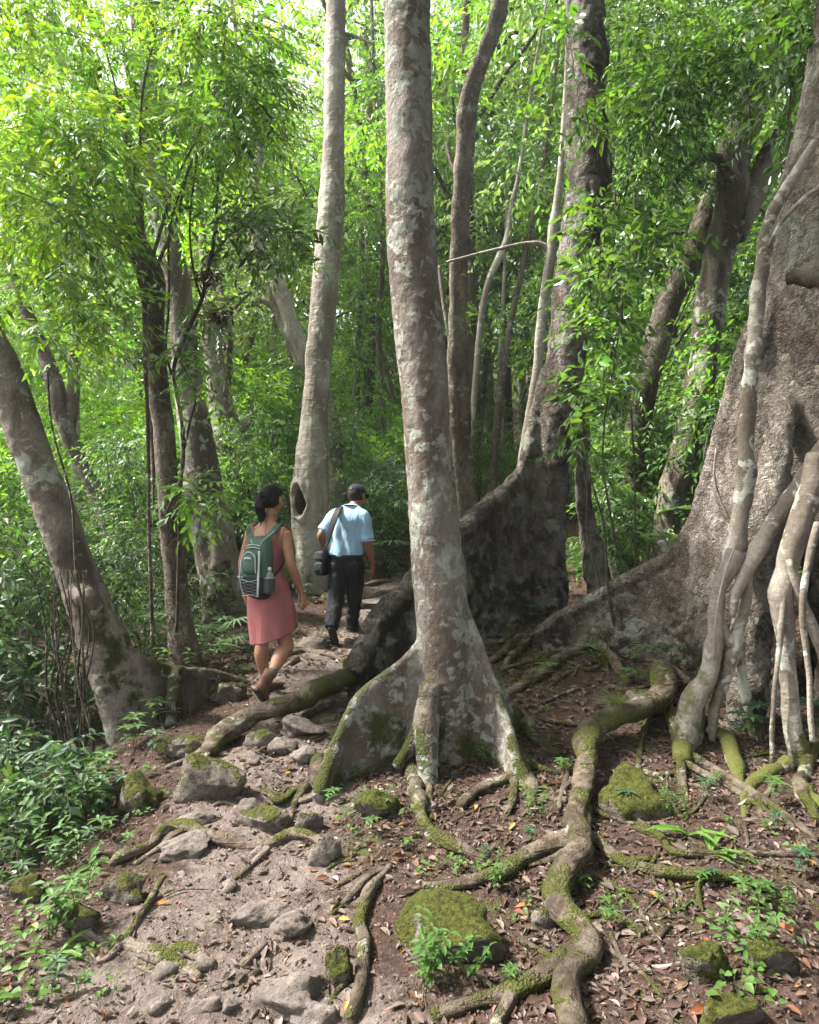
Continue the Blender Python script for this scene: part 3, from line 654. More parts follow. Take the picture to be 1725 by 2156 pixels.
T6 = simple_tree("twisted_tree", "grey twisted tree standing upright between the second buttress tree and the right edge tree", 8.2,
    [(1640,-200,50),(1622,-50,52),(1612,60,54),(1592,170,56),(1572,270,58),(1545,340,62),(1538,440,64),(1512,540,62),(1496,640,58),(1482,750,60),(1470,830,60),(1450,915,58),(1430,990,60),(1412,1060,58),(1404,1120,54),(1400,1180,60)], B_GREY, amp=.2,
    limbs=[[(1690,200,50),(1655,280,56),(1612,350,58),(1575,425,58),(1545,500,50)],[(1530,345,26),(1500,330,18),(1465,340,15),(1430,375,14),(1395,398,13),(1360,395,10),(1320,405,9),(1290,415,6)]])
T7 = simple_tree("twisted_tree", "brown tree leaning right behind the ferns and crossing the grey twisted tree at mid height", 8.8,
    [(1620,-40,16),(1572,150,24),(1535,300,32),(1500,410,42),(1480,470,48),(1466,520,52),(1440,580,50),(1412,630,52),(1388,700,54),(1372,760,54),(1352,850,50),(1336,950,48),(1325,1050,48),(1318,1180,56)], B_ROUGH, amp=.18,
    limbs=[[(1462,500,14),(1430,490,10),(1390,500,8),(1350,535,5)]])
T8 = simple_tree("slender_tree", "thin pale stem standing close against the left side of the second buttress tree", 9.2,
    [(1205,-80,10),(1196,120,12),(1186,300,14),(1174,420,16),(1166,470,19),(1158,550,20),(1143,650,20),(1132,770,21),(1118,870,22),(1104,950,22),(1098,1030,26)], B_PALE, amp=.18, lobes=(3, .12, 0), n=12,
    limbs=[[(1160,530,14),(1140,514,12),(1110,512,8),(1060,522,8),(1000,536,6),(940,552,5)]])
T9 = simple_tree("slender_tree", "thin brown straight stem beside the far end of the path", 13.,
    [(1180,60,5),(1155,280,7),(1120,470,9),(1098,575,12),(1080,660,13),(1063,750,15),(1050,870,16),(1042,960,17),(1036,1040,20)], B_ROUGH, n=10)
T10 = simple_tree("slender_tree", "thin pale crooked stem rising left of the far path bend", 13.,
    [(1160,-40,5),(1130,120,6),(1108,260,8),(1090,380,9),(1078,430,12),(1068,500,14),(1050,545,16),(1030,590,14),(1015,660,14),(1002,800,14),(990,930,14),(985,1000,18)], B_PALE, n=10)
TL2 = simple_tree("peeling_tree", "brown upright tree left of the woman with pale peeling patches and a vine beside it", 6.2,
    [(250,200,16),(268,290,18),(280,360,26),(288,440,28),(292,500,32),(312,545,34),(330,590,36),(326,650,38),(326,740,42),(336,830,44),(345,900,44),(350,980,46),(355,1050,46),(362,1130,48),(370,1210,48),(376,1290,52),(385,1350,56),(392,1400,70)], B_ROUGH, amp=.16,
    limbs=[[(295,520,22),(262,460,22),(235,410,18),(215,360,15),(190,300,11),(160,230,7)],
           [(322,1150,0.1),(322,960,9),(312,830,10),(306,700,10),(302,600,9),(296,520,8),(300,420,6)]])
TL3 = simple_tree("buttress_tree", "tall mottled tree behind the woman with a flared fluted foot", 8.0,
    [(285,-200,44),(292,-50,46),(300,40,48),(312,110,50),(318,200,50),(325,300,50),(332,400,50),(350,500,50),(372,580,52),(385,680,54),(392,780,60),(404,860,64),(418,950,72),(432,1050,80),(448,1130,84),(462,1210,86),(472,1290,90)], B_GREY,
    fins=[([(440,1050,7.9),(455,1150,7.75),(448,1240,7.6),(436,1310,7.5)], .10),([(455,1020,8.05),(485,1130,8.0),(505,1220,7.95),(515,1270,7.9)], .10)])
TL5 = simple_tree("crooked_tree", "pale crooked leaning tree seen behind the slender pale tree", 11.,
    [(480,-60,8),(498,80,12),(512,220,16),(528,270,20),(548,310,18),(540,360,18),(532,420,20),(530,480,24),(548,530,30),(575,575,34),(595,625,36),(612,680,38),(632,730,36),(655,780,34),(690,850,30),(705,950,34),(712,1080,40)], B_PALE, amp=.2,
    limbs=[[(530,635,8),(552,632,14),(575,645,18),(598,680,16)],[(560,580,12),(572,625,14),(592,680,15),(612,725,15),(632,775,14)]])
TL6 = simple_tree("broken_tree", "dark mossy leaning tree with a broken stub behind the peeling brown tree", 10.,
    [(405,260,8),(420,420,14),(432,560,20),(440,650,28),(448,720,40),(458,800,48),(468,860,52),(482,920,54),(492,990,54),(502,1080,60),(510,1160,70)], B_GREY, amp=.22,
    limbs=[[(500,905,26),(518,890,22),(528,880,14)]])
TL7 = simple_tree("forked_tree", "crooked flaking tree at the left whose trunk kinks behind the leaning trunk", 9.,
    [(-60,380,10),(-20,480,15),(20,560,20),(50,640,24),(75,700,28),(95,750,30),(118,820,36),(132,880,34),(158,950,32),(190,1010,30),(215,1070,34),(240,1140,40),(262,1200,44),(278,1260,48)], B_ROUGH, amp=.2,
    limbs=[[(152,740,22),(156,800,24),(152,860,24),(145,920,22)],[(262,1140,16),(280,1180,18),(292,1240,22),(298,1290,22)]])
for (l, Y, pts, mt) in (("straight grey stem far behind the path bend", 19., [(1002,760,10),(998,850,11),(990,940,12),(985,1010,13)], B_GREY),
                        ("pale double-bent stem standing deep in the trees above the man", 17., [(770,80,14),(780,170,16),(775,260,16),(768,320,16),(764,420,15),(760,560,15),(752,760,15),(748,960,16)], B_PALE),
                        ("far pale stem between the crooked tree and the slender pale tree", 17., [(590,-40,7),(600,120,9),(606,250,10),(612,320,12),(612,420,13),(610,620,13),(612,900,14)], B_PALE),
                        ("thin pale stem standing between the forked and the peeling tree", 11., [(112,60,7),(138,280,10),(150,480,12),(156,600,16),(160,760,18),(158,900,20),(165,1100,24)], B_PALE),
                        ("slim grey stem left of the crooked tree", 14., [(392,60,7),(400,280,9),(402,480,10),(398,600,13),(404,760,15),(410,950,17)], B_GREY),
                        ("slim pale stem behind the woman's path side", 14., [(604,200,6),(590,460,8),(578,700,10),(572,850,12),(580,1000,13),(584,1120,16)], B_PALE),
                        ("dark slim stem right of the hollow pale tree", 15., [(780,-60,6),(788,150,8),(800,350,9),(806,520,11),(798,700,12),(806,900,14),(804,1060,16)], B_ROUGH),
                        ("slim stem between the braided tree and the second buttress tree", 15., [(1090,60,5),(1076,280,7),(1066,500,8),(1060,640,9),(1052,780,10),(1054,840,12)]+[(1056,900,13),(1060,1020,15)], B_PALE),
                        ("slim grey stem between the twisted trees and the second buttress tree", 13., [(1275,-40,8),(1284,200,10),(1290,420,12),(1296,600,14),(1286,760,16),(1292,960,18),(1288,1100,20)], B_GREY),
                        ("thin far stem leaning left beyond the braided trunk", 18., [(1110,180,6),(1075,400,8),(1045,600,10),(1035,690,12),(1022,780,13),(1012,900,13),(1006,1000,13)], B_ROUGH)):
    simple_tree("far_tree", l, Y, pts, mt, n=8, group="far slender stems")
# ------------------------------------------------------------------ people
def basis(f, up=(0, 0, 1)):
    f = nrm(np.array(f, float)); r = nrm(np.cross(f, np.array(up, float))); u = np.cross(r, f); return r, f, u
def T(pts, rad, n=14, ds=.02, up=None): return tube(pts, rad, n, ds=ds, up=up)
def loft(secs, n=40, ds=.02, p=2.0, dispf=None):
    """secs: (centre, A, B); open sleeve of sections c + A cos + B sin"""
    X = np.array([np.concatenate(q) for q in secs], float); rows = []
    for i in range(len(X)-1):
        m = max(1, int(round(max(np.linalg.norm(X[i+1, :3]-X[i, :3]), np.linalg.norm(X[i+1, 3:6]-X[i, 3:6]))/ds))); rows.append(X[i]+(X[i+1]-X[i])*(np.arange(m)/m)[:, None])
    X = np.vstack(rows+[X[-1:]])
    for _ in range(2): X[1:-1] = X[1:-1]*.5+X[2:]*.25+X[:-2]*.25
    pts, rest = X[:, :3], X[:, 3:]
    th = np.linspace(0, 2*np.pi, n, endpoint=False); c, s = np.cos(th), np.sin(th)
    c, s = np.sign(c)*np.abs(c)**(2/p), np.sign(s)*np.abs(s)**(2/p)
    k = np.ones((len(pts), n))
    if dispf is not None: k = k+dispf(np.linspace(0, 1, len(pts))[:, None], th[None])
    V = pts[:, None]+(rest[:, None, :3]*c[None, :, None]+rest[:, None, 3:6]*s[None, :, None])*k[..., None]
    K = len(pts); i = np.arange(K-1)[:, None]*n; j = np.arange(n)[None]; j2 = (j+1) % n
    return V.reshape(-1, 3), [np.stack([i+j, i+j2, i+n+j2, i+n+j], -1).reshape(-1, 4)], K
def hand(w, d, pn, th, s=1., curl=.5, spreadf=.12):
    """w wrist, d direction to the knuckles, pn palm normal (fingers curl to it), th thumb side"""
    d = nrm(np.array(d, float)); pn = np.array(pn, float); pn = nrm(pn-(pn@d)*d); th = np.array(th, float); th = nrm(th-(th@d)*d-(th@pn)*pn); w = np.array(w, float)
    out = [T([w-d*.02*s, w+d*.02*s, w+d*.055*s, w+d*.088*s], np.array([[.019, .027], [.017, .033], [.014, .040], [.011, .038]])*s, 12, .008, up=pn)]
    for k, (off, ln) in enumerate(((.030, .070), (.010, .078), (-.010, .072), (-.029, .056))):
        a = w+d*(.084-.004*abs(k-1))*s+th*off*s; c = curl*(1+.18*k); pts = [a]; dd = nrm(d+th*off*spreadf*30/8)
        for q, fr in enumerate((.45, .30, .25)):
            ang = c*(.5+.45*q); v = dd*np.cos(ang)+pn*np.sin(ang); pts.append(pts[-1]+v*ln*fr*s)
        out.append(T(pts, np.array([.0088, .0086, .0078, .0066])*s, 8, .006))
    a = w+d*.022*s+th*.026*s
    out.append(T([a, a+nrm(th*.7+d*.75+pn*.3)*.035*s, a+nrm(th*.5+d+pn*.5)*.064*s, a+nrm(th*.32+d+pn*.62)*.086*s], np.array([.013, .0115, .0095, .0075])*s, 8, .006))
    return out
def head_solids(c, f, up, s=1., jaw=1.):
    r, f, u = basis(f, up); c = np.array(c, float); A = np.array([r, f, u]); q = lambda x, y, z: c+(r*x+f*y+u*z)*s
    o = [ell(q(0, -.012, .022), .076*s, .094*s, .092*s, A), ell(q(0, .028, -.045), .058*s*jaw, .062*s, .062*s, A), ell(q(0, .055, -.086), .026*s, .022*s, .018*s, A),
         ell(q(0, .05, .03), .060*s, .046*s, .06*s, A), T([q(0, .088, .02), q(0, .104, -.008), q(0, .114, -.024), q(0, .098, -.034)], np.array([.008, .010, .013, .010])*s, 8, .006)]
    for e in (1, -1):
        o.append(ell(q(.040*e, .064, -.022), .024*s, .022*s, .020*s, A)); o.append(ell(q(.016*e, .098, -.028), .009*s, .009*s, .007*s, A))
        o.append(ell(q(.030*e, .080, .022), .020*s, .012*s, .006*s, A))                 # brow
        ea = nrm(r*e*.75-f*.55); o.append(ell(q(.082*e, -.008, -.002), .0075*s, .018*s, .030*s, [ea, np.cross(u, ea), u], 12)); o.append(ell(q(.078*e, -.002, -.024), .008*s, .010*s, .011*s, A, 12))
    return o, q, (r, f, u)
def face_parts(par, q, ax, s, lipcol):
    for e in (1, -1):
        ey = part("eye", *ell(q(.030*e, .078, .004), .012*s, .010*s, .0105*s, ax), M_EYE, par)
        V, F = ell(q(.030*e, .0868, .004), .0052*s, .0022*s, .0052*s, ax, 12); part("iris", V, F, M_IRIS, ey)
        V, F = T([q(.016*e, .092, .022), q(.030*e, .090, .027), q(.046*e, .078, .022)], [.0025, .0035, .002], 6, .005); part("eyebrow", V, F, M_HAIRD, par)
    part("lips", *remesh([T([q(-.022, .082, -.056), q(-.008, .094, -.052), q(0, .095, -.054), q(.008, .094, -.052), q(.022, .082, -.056)], [.002, .005, .0045, .005, .002], 8, .004),
                          T([q(-.02, .082, -.058), q(0, .093, -.063), q(.02, .082, -.058)], [.002, .0062, .002], 8, .004)], .002, 1), lipcol, par)
M_SKIN = plain("skin_tan", (.36, .185, .115), .55, .35, bumps=.0006, bscale=300, var=.10, vscale=14, **{'Subsurface Weight': .06, 'Subsurface Scale': .01})
M_SKIN2 = plain("skin_brown", (.25, .125, .078), .55, .35, bumps=.0006, bscale=300, var=.10, vscale=14, **{'Subsurface Weight': .06, 'Subsurface Scale': .01})
M_LIP = plain("lips", (.30, .10, .08), .45); M_EYE = plain("eye_white", (.75, .72, .68), .2, .5); M_IRIS = plain("iris_brown", (.05, .025, .012), .15, .5)
M_HAIRD = plain("hair_dark", (.010, .008, .009), .5, .4)
def hair_mat():
    m = NT("hair_strands"); c = m.n('ShaderNodeVertexColor', layer_name="Col").outputs[0]; p = m.scaled(m.pos(), (130, 130, 12))
    n = m.noise(p, 1., 3, .6); return m.bsdf(m.mix(m.ramp(n, .3, .7), m.mix(.5, c, (0, 0, 0)), c), .6, m.bump(n, .006), .15)
M_HAIR = hair_mat()
def cloth(name, col, rough=.9, weave=420., bump=.0012, var=.12, wr=.004, vs=7.):
    m = NT(name); p = m.pos(); a = m.noise(p, weave, 2); b_ = m.noise(m.scaled(p, (1, 1, .35)), 16, 4, .6)
    c = m.mix(m.ramp(m.noise(p, vs, 5), .3, .7), tuple(x*(1-var) for x in col), tuple(min(1, x*(1+var)) for x in col))
    c = m.mix(m.math('MULTIPLY', m.ramp(a, .5, .8), .35), c, tuple(min(1, x*1.35) for x in col))
    return m.bsdf(c, rough, m.bump(a, bump, 1., m.bump(b_, wr*4)), .15)
M_PINK = cloth("linen_pink", (.35, .125, .130)); M_BLUE = cloth("polo_light_blue", (.30, .47, .63), wr=.006); M_BLACK = cloth("trousers_black", (.012, .013, .017), .8, wr=.007)
M_GREEN = cloth("nylon_green", (.060, .115, .085), .6, wr=.003); M_DKGREY = cloth("nylon_dark_grey", (.028, .034, .038), .7, wr=.003); M_TRIM = cloth("piping_light_grey", (.42, .44, .43), .7)
M_MESH = cloth("mesh_pocket_grey", (.055, .065, .07), .8); M_LEATHER = cloth("leather_brown", (.145, .075, .050), .65, weave=90, wr=.003, var=.25, vs=20); M_RUBBER = plain("rubber_sole", (.035, .030, .028), .85, var=.4, vscale=30)
M_RUBW = plain("rubber_heel_tan", (.32, .26, .20), .85, var=.3, vscale=30); M_SHOE = cloth("shoe_black", (.018, .018, .019), .6); M_CAP = cloth("cap_dark_plum", (.035, .030, .045), .9)
M_SOCK = cloth("sock_grey", (.10, .11, .13)); M_METAL = plain("phone_silver", (.55, .56, .58), .3, .6, Metallic=.7)
def pet(name, col):
    return plain(name, col, .12, .5, **{'Transmission Weight': .75, 'IOR': 1.33})
M_PET = pet("bottle_plastic_clear", (.75, .82, .85)); M_PETB = pet("bottle_plastic_blue", (.35, .55, .80))
def boot(par, heel, toe, up, ln, mat, solemat, shaft=None, heelmat=None, laces=True, w=1.):
    """heel, toe: points under the sole"""
    heel, toe = np.array(heel, float), np.array(toe, float); d = nrm(toe-heel); r, d, u = basis(d, up); L = ln; q = lambda x, y, z: heel+r*x*L*w+d*y*L+u*z*L
    sol = [T([q(0, .03, .045), q(-.01, .2, .042), q(0, .42, .04), q(.01, .68, .04), q(0, .93, .055)], np.array([[.05, .125], [.05, .135], [.045, .13], [.05, .175], [.04, .10]])*L, 16, .01, up=u)]
    upp = [T([q(0, .07, .13), q(0, .25, .16), q(0, .45, .17), q(0, .68, .13), q(0, .90, .10)], np.array([[.10, .11], [.13, .125], [.12, .125], [.095, .155], [.055, .10]])*L, 16, .01, up=u)]
    if shaft is not None: upp.append(T([q(0, .18, .12), q(0, .2, .34), np.array(shaft, float)], [.14*L, .155*L, .165*L], 14, .01))
    b = part("boot" if shaft is not None else "shoe", *remesh(upp, .0055, 2, amp=.0022, fr=20), mat, par)
    part("sole", *remesh(sol, .005, 1), solemat, b)
    if heelmat: part("heel_patch", *remesh([T([q(0, -.02, .06), q(0, .12, .05)], np.array([[.045, .10], [.05, .12]])*L, 12, .01, up=u)], .005, 1), heelmat, b)
    if laces:
        lm = MB()
        for k in range(5):
            y = .36+.065*k; z = .31-.035*k
            lm.add(*T([q(-.06, y, z-.02), q(0, y+.015, z+.005), q(.06, y, z-.02)], [.0022]*3, 6, .01))
        V, F = lm.arrays(); part("laces", V, F, M_DKGREY, b)
    return b, (r, d, u)
# ---- woman
def build_woman():
    f = nrm(np.array([.42, .9, 0.])); r = np.array([f[1], -f[0], 0]); z = np.array([0, 0, 1.])
    base = hit(560, 1478); W = thing("person", "woman in a pink strappy dress and brown ankle boots wearing a green backpack, walking away", "person", base)
    sp = lambda u, v, dy=0.: P(u, v, 5.2+dy)
    sc = sp(564, 1121); neck0, neck1 = sp(566, 1112), sp(570, 1078, .02)
    rs, ls = sp(600, 1123, -.07), sp(530, 1122, .07); re, le = sp(613, 1190, -.10), sp(512, 1183, .06); rw, lw = sp(637, 1251, .02), sp(516, 1249, .14)
    hp = sp(565, 1258); rh, lh = sp(583, 1268, -.04), sp(549, 1268, .05)
    rk, lk = sp(604, 1362, .0), sp(553, 1352, .28); ra, la = sp(571, 1419, -.26), sp(556, 1428, .30)
    S = []
    S.append(T([sp(565, 1290), sp(565, 1258), sp(564, 1205), sp(564, 1160), sp(565, 1128), sp(566, 1112)], [[.10, .14], [.105, .155], [.085, .118], [.095, .135], [.085, .145], [.055, .09]], 20, .02, up=f))
    S.append(T([neck0-z*.02, (neck0+neck1)/2, neck1+f*.01], [[.060, .075], [.050, .050], [.052, .050]], 14, .012, up=f))
    S.append(T([rs, (rs+sc)/2+z*.022, sp(566, 1103), (ls+sc)/2+z*.022, ls], [.046, .044, .045, .044, .046], 12, .02))
    for (a, b, c) in ((rs, re, rw), (ls, le, lw)):
        S.append(T([a+z*.006, a*.7+b*.3, a*.35+b*.65, b, b*.7+c*.3, b*.3+c*.7, c], [.049, .045, .040, .036, .038, .029, .023], 14, .02))
    for (h, k, a) in ((rh, rk, ra), (lh, lk, la)):
        bk = -f*.018
        S.append(T([h, h*.6+k*.4, h*.2+k*.8, k, k*.72+a*.28+bk, k*.5+a*.5+bk*.7, k*.15+a*.85, a], [.088, .080, .062, .054, .058, .053, .036, .036], 16, .02))
    S += hand(rw, [.2, .15, -.9], [-.85, .3, .1], [-.3, .9, -.1], .94, .75)
    S += hand(lw, [.1, .2, -.95], [.9, .1, 0], [.2, .9, 0], .94, .6)
    hf = np.array([.33, .94, -.04]); hc = sp(573, 1053, .02); hs, q, ax = head_solids(hc, hf, (0, 0, 1), .98, .95); S += hs
    body = part("body", *remesh(S, .006, 2), M_SKIN, W)
    face_parts(body, q, ax, .98, M_LIP)
    # hair: cap, side sweep, hanging tail of locks
    H = []; A = np.array(ax)
    H.append(ell(q(0, -.018, .025), .0775, .090, .0905, A)); H.append(ell(q(-.035, -.045, -.005), .038, .050, .062, A)); H.append(ell(q(.040, -.040, .0), .038, .052, .058, A)); H.append(ell(q(0, .03, .070), .066, .066, .038, A))
    rg = np.random.default_rng(5)
    t0 = q(-.040, -.080, .015)
    for k in range(20):
        a = t0+rg.normal(0, .016, 3)*[1, 1, 1.2]; e = sp(549+rg.normal(0, 3.2), 1096+rg.normal(0, 4.5), -.06+rg.normal(0, .015)); m1 = a*.6+e*.4+np.array([-.006, -.012, 0])+rg.normal(0, .006, 3)
        H.append(T([a, m1, a*.25+e*.75+rg.normal(0, .006, 3), e], [.014, .013, .010, .003], 8, .012))
    V, F = remesh(H, .005, 1, amp=.003, fr=40)
    col = np.tile(np.array([.004, .003, .0035]), (len(V), 1)); pz = V[:, 2]
    purple = smooth(fbm(V*[40, 40, 9], 3)+.6*smooth((V-q(-.03, -.09, .05))@(-ax[0])*10, -.5, 1.), .1, .5)*smooth(pz, hc[2]-.12, hc[2]-.02); teal = smooth(pz, hc[2]-.12, hc[2]-.17)
    col = col*(1-purple[:, None]*.75)+purple[:, None]*.75*np.array([.035, .010, .028]); col = col*(1-teal[:, None]*.7)+teal[:, None]*.7*np.array([.012, .04, .045])
    part("hair", V, F, M_HAIR, body, "dark hair swept to the left with purple and teal strands", cols=col)
    V, F = T([q(.045, -.02, -.115), q(.0, -.055, -.125), q(-.045, -.02, -.115), q(-.05, .05, -.14), q(0, .09, -.155), q(.05, .05, -.14), q(.045, -.02, -.115)], [.002]*7, 6, .01); nc = part("necklace", V, F, M_DKGREY, body)
    V, F = T([sp(562, 1103, -.075), sp(560, 1115, -.10), sp(559, 1138, -.11)], [.0018]*3, 6, .01); part("cord", V, F, M_LEATHER, nc)
    V, F = T([rw+np.array([.026*math.cos(a), .026*math.sin(a), .012]) for a in np.linspace(0, 6.28, 9)], [.003]*9, 6, .01); part("bracelet", V, F, M_SHOE, body)
    # dress
    def folds(t, th): return .012*np.sin(5*th+2)*t**2+.022*t*np.sin(9*th+.7+t)*smooth(t, .3, 1)+.010*np.sin(3*th)*t
    def sec(u, v, dy, a, b, tilt=0., ft=0.): return (sp(u, v, dy), r*a+z*tilt, f*b+z*ft)
    V1, F1, K = loft([sec(563, 1139, 0, .140, .100, .0, .03), sec(563, 1160, 0, .140, .106), sec(563, 1204, 0, .128, .098), sec(565, 1232, 0, .158, .128), sec(568, 1262, 0, .178, .146), sec(573, 1300, .02, .188, .165, .02, .03), sec(577, 1338, .03, .176, .170, .045, .04)], 72, .012, 2.1, folds)
    d = part("dress", V1, F1, M_PINK, W); so = d.modifiers.new("thickness", 'SOLIDIFY'); so.thickness = .004; so.offset = 0
    V, F, _ = loft([sec(563, 1200.5, 0, .1315, .1015), sec(563, 1207.5, 0, .1315, .1015)], 60, .006); part("waist_seam", V, F, M_PINK, d)
    for s_, a0, a1, m_ in ((1, sp(588, 1141, -.13), sp(601, 1106, -.06), sp(596, 1120, -.115)), (-1, sp(534, 1141, -.02), sp(533, 1104, .03), sp(532, 1120, -.02))):
        V, F = T([a0, m_, a1, a1+f*.05-z*.02, a1+f*.08-z*.1], [[.003, .007]]*5, 8, .01); part("strap", V, F, M_PINK, d)
    # boots
    hl = sp(533, 1452, -.34); tt = sp(560, 1489, -.13); tt[2] = max(tt[2], float(ground(tt[0], tt[1]))+.0)
    bt, _ = boot(W, hl, tt, (.45, .15, .85), .275, M_LEATHER, M_RUBBER, ra+np.array([-.0, 0, .02]), M_RUBW)
    V, F = T([ra-z*.005, ra+nrm(rk-ra)*.03], [.040, .041], 14, .01); part("sock", V, F, M_SOCK, bt)
    fd = nrm(f*[1, 1, 0]); c0 = np.array([la[0], la[1], 0])-fd*.05; c1 = c0+fd*.26
    c0[2] = float(ground(c0[0], c0[1]))+.002; c1[2] = float(ground(c1[0], c1[1]))+.002
    bt, _ = boot(W, c0+r*.02, c1+r*.03, z, .27, M_LEATHER, M_RUBBER, la)
    V, F = T([la-z*.005, la+z*.03], [.040, .041], 14, .01); part("sock", V, F, M_SOCK, bt)
    # ---- backpack
    B0 = sp(543, 1196, -.19); bk = -f
    pk = thing("backpack", "green and grey hydration backpack with crossed cord lacing on the woman's back", "backpack", B0)
    q2 = lambda x, y, h: B0+r*x+bk*y+z*h
    def psec(h, a, b_, y=0.): return (q2(0, y, h), r*a, bk*b_)
    V, F, _ = loft([psec(.235, .03, .015, -.05), psec(.225, .075, .040, -.045), psec(.15, .098, .062, -.02), psec(.02, .112, .078), psec(-.10, .118, .080), psec(-.19, .102, .066, -.01), psec(-.225, .06, .03, -.03), psec(-.23, .01, .008, -.03)], 48, .012, 2.8)
    part("main_body", V, F, M_GREEN, pk)
    V, F, _ = loft([psec(-.06, .119, .0805), psec(-.10, .122, .084), psec(-.185, .108, .070, -.01), psec(-.224, .066, .034, -.03), psec(-.236, .012, .01, -.03)], 48, .012, 2.8); part("base", V, F, M_DKGREY, pk)
    V, F, _ = loft([(q2(-.005, .075, .115), r*.02, bk*.01), (q2(-.005, .078, .105), r*.055, bk*.02), (q2(-.005, .086, .03), r*.066, bk*.030), (q2(-.005, .084, -.02), r*.066, bk*.028), (q2(-.005, .075, -.045), r*.03, bk*.01)], 28, .01, 2.8)
    pf = part("front_pocket", V, F, M_GREEN, pk)
    arch = [q2(-.066, .098, -.03), q2(-.068, .105, .04), q2(-.055, .095, .095), q2(-.005, .098, .122), q2(.045, .095, .095), q2(.058, .105, .04), q2(.056, .098, -.03)]
    V, F = T(arch, [.0045]*7, 8, .01); part("piping", V, F, M_TRIM, pf)
    V, F = T([q2(-.035, .113, .075), q2(-.005, .118, .079), q2(.028, .113, .075)], [[.003, .008]]*3, 8, .01, up=bk); part("logo_patch", V, F, M_TRIM, pf)
    V, F = T([q2(-.098, .035, .13), q2(-.105, .07, .0), q2(-.10, .07, -.12), q2(-.085, .06, -.19)], [.0045]*4, 8, .015); part("piping", V, F, M_TRIM, pk)
    V, F = T([q2(.07, .075, .13), q2(.078, .092, .0), q2(.075, .095, -.12), q2(.055, .075, -.20)], [[.003, .010]]*4, 8, .015, up=bk); part("piping", V, F, M_TRIM, pk)
    for h in (.165, .145):
        V, F = T([q2(-.07, .045, h), q2(0, .055, h+.01), q2(.06, .045, h)], [.004]*3, 8, .015); part("daisy_chain", V, F, M_TRIM, pk)
    zz = [q2(-.07, .083, -.055)]+[q2((-.075 if k % 2 else .062), .093-.008*(k > 4), -.055-.024*k) for k in range(1, 7)]
    z2 = [q2(.062, .083, -.055)]+[q2((.062 if k % 2 else -.075), .094-.008*(k > 4), -.055-.024*k) for k in range(1, 7)]
    for g in (zz, z2): V, F = tube(g, [.0028]*len(g), 6, res=False); part("cord_lacing", V, F, M_TRIM, pk)
    for s_, bm, lab, bc in ((1, M_PET, "clear water bottle with a white cap in the right side pocket of the backpack", (.55, .56, .58)), (-1, M_PETB, "blue-capped water bottle with a white label in the left side pocket of the backpack", (.02, .06, .30))):
        c = q2(.118*s_, .02, -.10)
        V, F, _ = loft([(c-z*.085, r*.008, bk*.008), (c-z*.084, r*.036, bk*.040), (c+z*.0, r*.040, bk*.044), (c+z*.035, r*.038, bk*.042)], 24, .012, 2.4)
        pp = part("side_pocket", V, F, M_MESH, pk); V, F = T([c+z*.035+r*.038*math.cos(a)+bk*.042*math.sin(a) for a in np.linspace(0, 6.28, 13)], [.003]*13, 6, .01); part("piping", V, F, M_TRIM, pp)
        bo = c+z*(.02 if s_ < 0 else 0.)+r*.004*s_
        wb = thing("water_bottle", lab, "bottle", bo-z*.08)
        prof = [(-.08, .026), (-.076, .031), (-.02, .032), (-.01, .030), (.0, .032), (.04, .032), (.065, .024), (.080, .012), (.092, .011)]
        V, F = tube([bo+z*h+r*.0 for h, _ in prof], [x for _, x in prof], 18, ds=.006); part("bottle_body", V, F, bm, wb)
        V, F = tube([bo+z*.088, bo+z*.108], [.014, .014], 16, ds=.01); part("cap", V, F, plain("bottle_cap", bc, .5), wb)
        if s_ < 0: V, F = tube([bo-z*.035, bo+z*.02], [.0335, .0335], 18, ds=.01, cap=False); part("label", V, F, plain("label_white", (.75, .77, .80), .6), wb)
    V, F = T([q2(.055, .0, .19), sp(572, 1122, -.125), sp(581, 1110, -.10), sp(588, 1104, -.04), sp(592, 1108, .04), sp(592, 1140, .085), sp(598, 1180, .03)], [[.005, .022], [.006, .030], [.006, .030], [.006, .030], [.006, .028], [.005, .02], [.004, .012]], 12, .012, up=(-.2, -.6, .75))
    ss = part("shoulder_strap", V, F, M_GREEN, pk)
    V, F = T([q2(-.055, .0, .19), sp(527, 1125, .0), sp(526, 1110, .03), sp(533, 1103, .07), sp(540, 1108, .14), sp(538, 1150, .16)], [[.005, .022], [.006, .028], [.006, .028], [.006, .028], [.006, .028], [.004, .02]], 12, .012, up=(-.2, -.6, .75))
    part("shoulder_strap", V, F, M_GREEN, pk)
    V, F = T([q2(-.055, .012, .205), q2(-.02, .02, .17), q2(.03, .02, .17), q2(.06, .012, .205), sp(578, 1118, -.125), sp(587, 1106, -.075)], [.004]*6, 6, .01); part("piping", V, F, M_TRIM, pk)
    V, F = T([q2(.09, .03, -.12), sp(588, 1200, -.14), sp(598, 1184, -.10), sp(602, 1170, -.02)], [[.002, .010]]*4, 8, .012, up=r); part("lower_strap", V, F, M_DKGREY, pk)
    ph = rw+np.array([-.03, .035, -.045]); ph0 = thing("phone", "thin silver phone in the woman's right hand", "phone", ph)
    V, F, _ = loft([(ph-z*.065, np.array([.002, .0, 0]), np.array([0, .02, 0.])), (ph-z*.064, np.array([.005, .0, 0]), np.array([0, .033, 0.])), (ph+z*.068, np.array([.005, .0, 0]), np.array([0, .033, 0.])), (ph+z*.069, np.array([.002, .0, 0]), np.array([0, .02, 0.]))], 16, .03, 5.)
    part("phone_case", V, F, M_METAL, ph0); V, F = ell(ph+np.array([-.006, .012, .05]), .002, .007, .007, None, 10); part("lens", V, F, M_SHOE, ph0)
build_woman()
